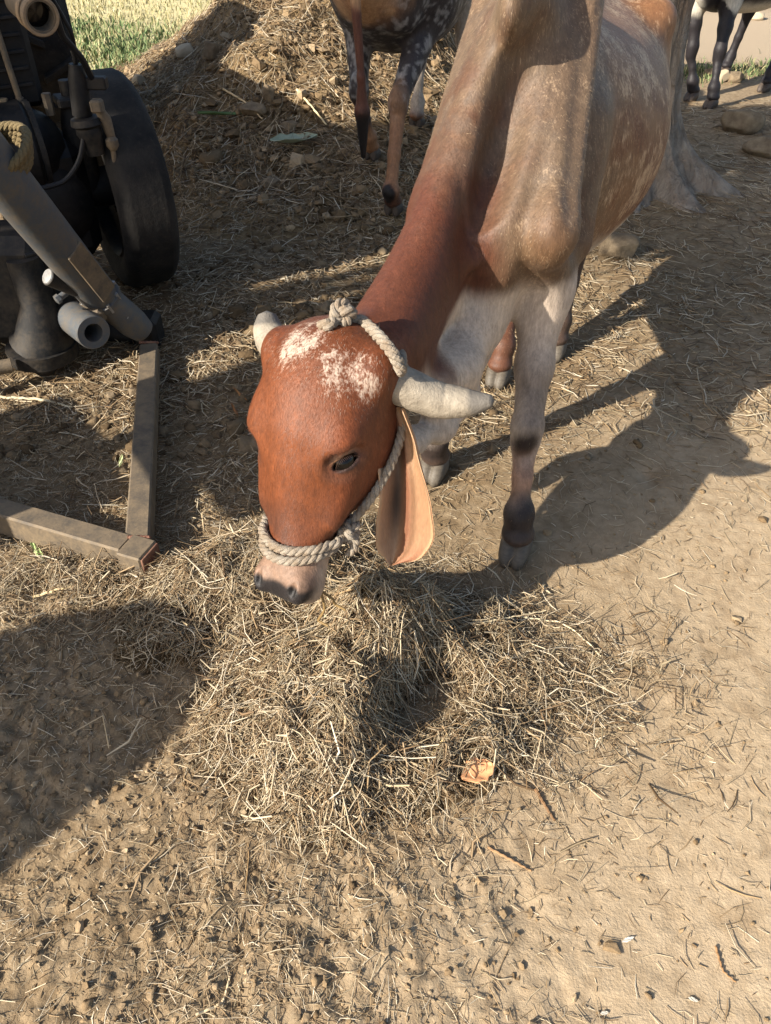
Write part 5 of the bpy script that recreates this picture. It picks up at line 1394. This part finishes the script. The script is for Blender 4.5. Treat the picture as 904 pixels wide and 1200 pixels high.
# ------------------------------------------------------------------ grass field at the upper left
m = NT('dry_grass'); MAT_GRASS = m.out(m.attr('tint'), .7, spec=.2)
def blades(name, n, x0, x1, y0, y1, dens, hmin, hmax, pal, label, width=.006):
    x, y = scatter(n, x0, x1, y0, y1, dens); h = U_(hmin, hmax, n); a = U_(0, 6.28, n); w = U_(.5, 1.3, n) * width; ln = rng.normal(0, .35, (n, 2)) * h[:, None]; z = HH(x, y)
    b = np.stack([x, y, z - .01], -1); s = np.stack([np.cos(a), np.sin(a), a * 0], -1) * w[:, None]; md = b + np.stack([ln[:, 0] * .3, ln[:, 1] * .3, h * .6], -1); tp = b + np.stack([ln[:, 0], ln[:, 1], h], -1)
    v = np.stack([b - s, b + s, md - s * .8, md + s * .8, tp], 1).reshape(-1, 3); k = np.arange(n)[:, None] * 5
    c = np.array(pal)[rng.integers(0, len(pal), n)] * U_(.75, 1.15, n)[:, None]
    return tag(mesh_np(name, v, [k + np.array([[0, 1, 3, 2]]), k + np.array([[2, 3, 4]])], MAT_GRASS, attrs={'tint': np.repeat(c, 5, 0)}), label, kind='stuff')
DRY = [srgb(164, 154, 116), srgb(150, 144, 104), srgb(132, 132, 92), srgb(176, 166, 132), srgb(156, 146, 108)]
GRN = [srgb(96, 114, 74), srgb(114, 126, 86), srgb(86, 106, 68), srgb(134, 138, 98)]
blades('field_grass', 22000, -7, .6, 6.6, 14, lambda a, b: sstep(6.7, 7.6, b + .5 * fbm2(a, b, .8, 3, 72)) * sstep(.6, -.3, a) * (.3 + .7 * vn2(a * 1.2, b * 1.2, 3)) * np.clip(heap_h(a, b) < .08, 0, 1), .02, .075, DRY, 'pale dry grass of the field behind the tractor')
blades('green_weeds', 3500, -4, -.6, 6.2, 9.5, lambda a, b: np.clip(gauss(a, b, -2.2, 7.9, .45, .6) + .9 * gauss(a, b, -1.55, 7.1, .3, .3) + .6 * gauss(a, b, -3.2, 8.8, .7, .5), 0, 1) * (heap_h(a, b) < .1), .02, .09, GRN, 'green weeds growing at the edge of the field', .009)
blades('verge_grass', 5000, 1.6, 6, 6.0, 8.2, lambda a, b: np.exp(-((b - 7.25 + .15 * np.sin(a * 3)) / .22) ** 2) * (.2 + .8 * vn2(a * 2.5, b * 2.5, 7)), .02, .07, GRN + DRY[:2], 'low green grass along the pale lane')
blades('far_grass', 9000, -14, 14, 11, 30, lambda a, b: .3 + .7 * vn2(a * .7, b * .7, 9), .1, .4, DRY + GRN, 'grass on the far side of the yard', .012)
# ------------------------------------------------------------------ stones
m = NT('pale_stone'); n = m.noise(16, 6, .65); n2 = m.noise(70, 4)
MAT_STONE = m.out(m.mix(m.ramp(n, [(.3, 0.), (.7, 1.)]), srgb(92, 79, 63), srgb(140, 124, 101)), .9, m.bump(n2, .5, .01), spec=.15)
m = NT('chalky_stone'); n = m.noise(16, 6, .65); MAT_CHALK = m.out(m.mix(n, srgb(146, 130, 105), srgb(182, 168, 144)), .9, m.bump(n, .5, .01))
iv, iff = icos(3)
def stone(u, v, w, h, label, mat=None, seed=0, depth=None, z=None, group=None):
    """w, h: full width and height in metres, standing where the photo shows it"""
    p = on_ground(u, v + 3, h * .3); zz_ = float(HH(p[0], p[1])); rg = np.random.default_rng(seed + 100)
    q = iv * (1 + .14 * fbm3(iv, 1.1, 2, seed)[:, None] + .07 * fbm3(iv, 3, 3, seed + 5)[:, None])
    for _ in range(12):
        n_ = unit(rg.normal(0, 1, 3)); dd = np.maximum(q @ n_ - rg.uniform(.62, .9), 0); q = q - dd[:, None] * n_ * .92
    q = q * (1 + .03 * fbm3(iv, 8, 2, seed + 9)[:, None]); q = q * V(w / 2, (depth or w * .8) / 2, h / 2) * 1.15
    an = rg.uniform(-.5, .5); q = np.stack([q[:, 0] * math.cos(an) - q[:, 1] * math.sin(an), q[:, 0] * math.sin(an) + q[:, 1] * math.cos(an), q[:, 2]], 1)
    q[:, 2] = np.maximum(q[:, 2], -h * .4)
    o = mesh_np('stone', q + V(p[0], p[1], zz_ + h * .32), iff, mat or MAT_STONE, loc=(p[0], p[1], zz_)); tag(o, label, 'stone', group or 'stones on the yard'); return o
stone(867, 140, .24, .15, 'large round grey stone right of the tree roots', seed=1)
stone(896, 170, .22, .11, 'flat pale stone at the right edge beside the tree roots', seed=2)
stone(846, 88, .10, .10, 'small upright pale stone behind the black cow\'s front hoof', MAT_CHALK, 3)
stone(862, 88, .14, .09, 'low pale stone right of the small upright stone by the black cow', seed=4)
stone(888, 17, .16, .08, 'pale stone lying across the lane at the top right', MAT_CHALK, 5)
stone(832, 82, .10, .07, 'small stone between the legs of the black cow', seed=6)
stone(727, 286, .19, .11, 'grey stone half hidden behind the belly of the feeding cow', seed=7)
stone(702, 276, .12, .08, 'pale stone just right of the feeding cow\'s hind leg', MAT_CHALK, 8)
stone(220, 60, .14, .11, 'chalk white stone at the top left foot of the dung heap', MAT_CHALK, 9)
stone(248, 58, .09, .11, 'tan upright stone beside the chalk white stone on the heap', MAT_STONE, 10)
stone(163, 92, .09, .07, 'pale stone in the grass just above the tractor wheel', MAT_CHALK, 11)
stone(185, 55, .10, .05, 'flat tan stone at the grass edge left of the heap', MAT_STONE, 12)
stone(298, 126, .15, .07, 'flat reddish tan stone at the front foot of the heap', MAT_STONE, 13)
stone(314, 108, .08, .12, 'upright tan slab at the front foot of the heap', MAT_STONE, 14, depth=.06)
stone(340, 146, .11, .05, 'grey stone in the shade below the heap', MAT_STONE, 15)
stone(318, 212, .09, .07, 'small brown stone on the straw between tractor wheel and speckled cow', MAT_STONE, 16)
stone(417, 62, .08, .08, 'tan stone left of the speckled cow\'s hind legs', MAT_STONE, 17)
stone(420, 112, .09, .09, 'tan stone lower left of the speckled cow\'s hind legs', MAT_STONE, 18)
stone(157, 457, .04, .035, 'grey pebble touching the steel push bar', MAT_STONE, 19)
stone(131, 462, .035, .03, 'pale pebble inside the tractor\'s steel frame', MAT_STONE, 20)
# ------------------------------------------------------------------ leaves, sticks, scraps
def stick(name, pix, r, col, label, cat='stick', lift=.004, zs=None):
    pts = []
    for i, (u, v) in enumerate(pix):
        pts.append(on_ground(u, v, lift))
    pts = np.array(pts); n_ = len(pts); q = np.stack([spline_tab(np.arange(n_), pts[:, i], 24)[1] for i in range(3)], 1) if n_ > 2 else np.linspace(pts[0], pts[1], 12)
    q[:, 2] += .0015 * np.sin(np.arange(len(q)) * 1.7); mb = MB(); mb.tube(list(q), list(r * (1 - .4 * np.linspace(0, 1, len(q)))), 7)
    t = NT(name + '_fibre'); nz = t.noise(80, 4); mat = t.out(t.mix(nz, np.array(col) * .7, np.array(col) * 1.1), .75)
    o = mb.build(name, mat, loc=q[0]); tag(o, label, cat); return o
stick('stick', [(628, 926), (637, 942), (650, 962)], .004, srgb(120, 92, 64), 'short brown stick at the lower right edge of the hay pile')
stick('stick', [(572, 994), (598, 1008), (623, 1021)], .003, srgb(150, 118, 84), 'thin curved twig on bare soil below the hay pile')
stick('straw_stalk', [(566, 730), (600, 724), (640, 716)], .0022, srgb(214, 196, 158), 'long pale stalk lying on the right side of the hay pile', 'stalk', .03)
stick('straw_stalk', [(602, 722), (650, 728), (690, 755), (720, 790)], .0022, srgb(222, 204, 168), 'longest pale bent stalk at the right of the hay pile', 'stalk', .012)
stick('straw_stalk', [(498, 900), (510, 880), (524, 862)], .0032, srgb(216, 190, 130), 'short golden stalk standing out in the dark hollow of the hay', 'stalk', .02)
stick('straw_stalk', [(40, 700), (75, 690), (104, 684)], .004, srgb(206, 184, 142), 'thick pale stalk left of the hay pile below the steel frame', 'stalk', .008)
stick('straw_stalk', [(0, 466), (40, 468), (85, 478)], .006, srgb(206, 192, 160), 'thick pale stem inside the tractor frame at the left edge', 'stalk', .008)
stick('straw_stalk', [(838, 1110), (846, 1135), (862, 1152)], .0022, srgb(140, 108, 74), 'thin dark curved stem at the lower right corner', 'stalk', .004)
stick('straw_stalk', [(230, 1190), (262, 1172), (270, 1145)], .0026, srgb(206, 184, 148), 'pale curved stem at the bottom left of the yard', 'stalk', .004)
stick('straw_stalk', [(285, 965), (292, 1000), (288, 1050)], .0018, srgb(150, 122, 84), 'thin brown stem on the soil below the left of the hay pile', 'stalk', .004)
stick('straw_stalk', [(262, 105), (285, 118), (308, 140)], .006, srgb(214, 190, 146), 'pale stem on the left slope of the dung heap', 'stalk', .03)
stick('straw_stalk', [(348, 105), (365, 125), (383, 147)], .007, srgb(220, 200, 156), 'pale stem on the right foot of the dung heap', 'stalk', .03)
# stalks in the mouth
mo = cow.hp(.492, -.075, .03)
def mouth_stalk(dx, zdown, label):
    e = mo + V(dx, -.01, -zdown); q = [mo + cow.hU * .02 - cow.hA * .03, mo, mo * .5 + e * .5 + V(.012, -.008, 0), e, e + V(.022, -.012, -.004)]
    mb = MB(); qq = np.stack([spline_tab(np.arange(5), np.array(q)[:, i], 24)[1] for i in range(3)], 1); mb.tube(list(qq), .0028, 7)
    t = NT('mouth_straw'); o = mb.build('straw_stalk', t.out(srgb(120, 98, 62), .7), loc=mo); tag(o, label, 'stalk')
mouth_stalk(-.008, .085, 'longer golden stalk hanging from the feeding cow\'s mouth')
mouth_stalk(.03, .035, 'short golden stalk bit hanging from the feeding cow\'s mouth')
def flat_leaf(u, v, L, W, ang, col, label, name='dry_leaf', cat='leaf', curl=.5, lift=.012, seed=0):
    p = on_ground(u, v, lift); z_ = p[2]
    NU, NV = 22, 11; rg = np.random.default_rng(seed); vs = np.zeros((2, NU, NV, 3)); ca, sa = math.cos(ang), math.sin(ang)
    for i in range(NU):
        t = i / (NU - 1); w = W * math.sin(math.pi * min(max(t, .02), .985)) ** .75 * (1 + .12 * math.sin(t * 23 + seed))
        for j in range(NV):
            s = -1 + 2 * j / (NV - 1); x_ = (t - .5) * L; y_ = s * w / 2; zz2 = curl * (abs(s) ** 1.5 * w * .45 + (t - .5) ** 2 * L * .6) + .05 * L * math.sin(t * 9 + s * 4 + seed) * .4
            for q in (0, 1): vs[q, i, j] = V(p[0] + x_ * ca - y_ * sa, p[1] + x_ * sa + y_ * ca, z_ + zz2 - q * .0012)
    g = np.arange(2 * NU * NV).reshape(2, NU, NV)
    q = [np.stack([g[0, :-1, :-1], g[0, 1:, :-1], g[0, 1:, 1:], g[0, :-1, 1:]], -1).reshape(-1, 4), np.stack([g[1, :-1, :-1], g[1, :-1, 1:], g[1, 1:, 1:], g[1, 1:, :-1]], -1).reshape(-1, 4)]
    for j in (0, NV - 1): q.append(np.stack([g[0, :-1, j], g[1, :-1, j], g[1, 1:, j], g[0, 1:, j]], -1))
    t_ = NT(name + '_skin'); nz = t_.noise(70, 5, .6); mat = t_.out(t_.mix(nz, np.array(col) * .72, np.minimum(np.array(col) * 1.15, .9)), .7, t_.bump(nz, .4, .004))
    o = mesh_np(name, vs.reshape(-1, 3), np.concatenate(q), mat, loc=(p[0], p[1], z_)); tag(o, label, cat); return o
flat_leaf(560, 906, .075, .055, .4, srgb(206, 152, 108), 'curled tan dry leaf at the front edge of the hay pile', seed=1)
flat_leaf(345, 166, .26, .12, .3, srgb(150, 160, 138), 'pale green leaf lying in the shade below the dung heap', 'green_leaf', seed=2, lift=.03)
flat_leaf(268, 133, .34, .035, .1, srgb(84, 108, 66), 'long green grass blade at the foot of the dung heap', 'grass_blade', 'grass', .15, .03, seed=3)
flat_leaf(44, 646, .10, .016, -.9, srgb(150, 170, 110), 'short green blade lying under the steel cross bar', 'grass_blade', 'grass', .1, .02, seed=4)
flat_leaf(142, 540, .07, .012, 1.7, srgb(196, 200, 150), 'pale green blade inside the tractor frame', 'grass_blade', 'grass', .1, .01, seed=5)
flat_leaf(736, 1101, .026, .007, .35, srgb(196, 190, 178), 'small white scrap on the bare soil at lower right', 'paper_scrap', 'scrap', .1, .004, seed=6)
flat_leaf(812, 1172, .016, .006, -.4, srgb(180, 172, 158), 'tiny pale scrap near the bottom right corner', 'paper_scrap', 'scrap', .1, .004, seed=7)
flat_leaf(708, 1188, .014, .006, .1, srgb(180, 172, 158), 'tiny pale flake at the bottom edge right of centre', 'paper_scrap', 'scrap', .1, .004, seed=8)
flat_leaf(282, 462, .10, .010, 2.2, srgb(160, 112, 66), 'brown split stalk lying left of the cow\'s forehead', 'straw_stalk', 'stalk', .05, .015, seed=9)
flat_leaf(275, 480, .09, .010, 2.0, srgb(150, 102, 60), 'darker brown split stalk just below its twin left of the forehead', 'straw_stalk', 'stalk', .05, .012, seed=10)
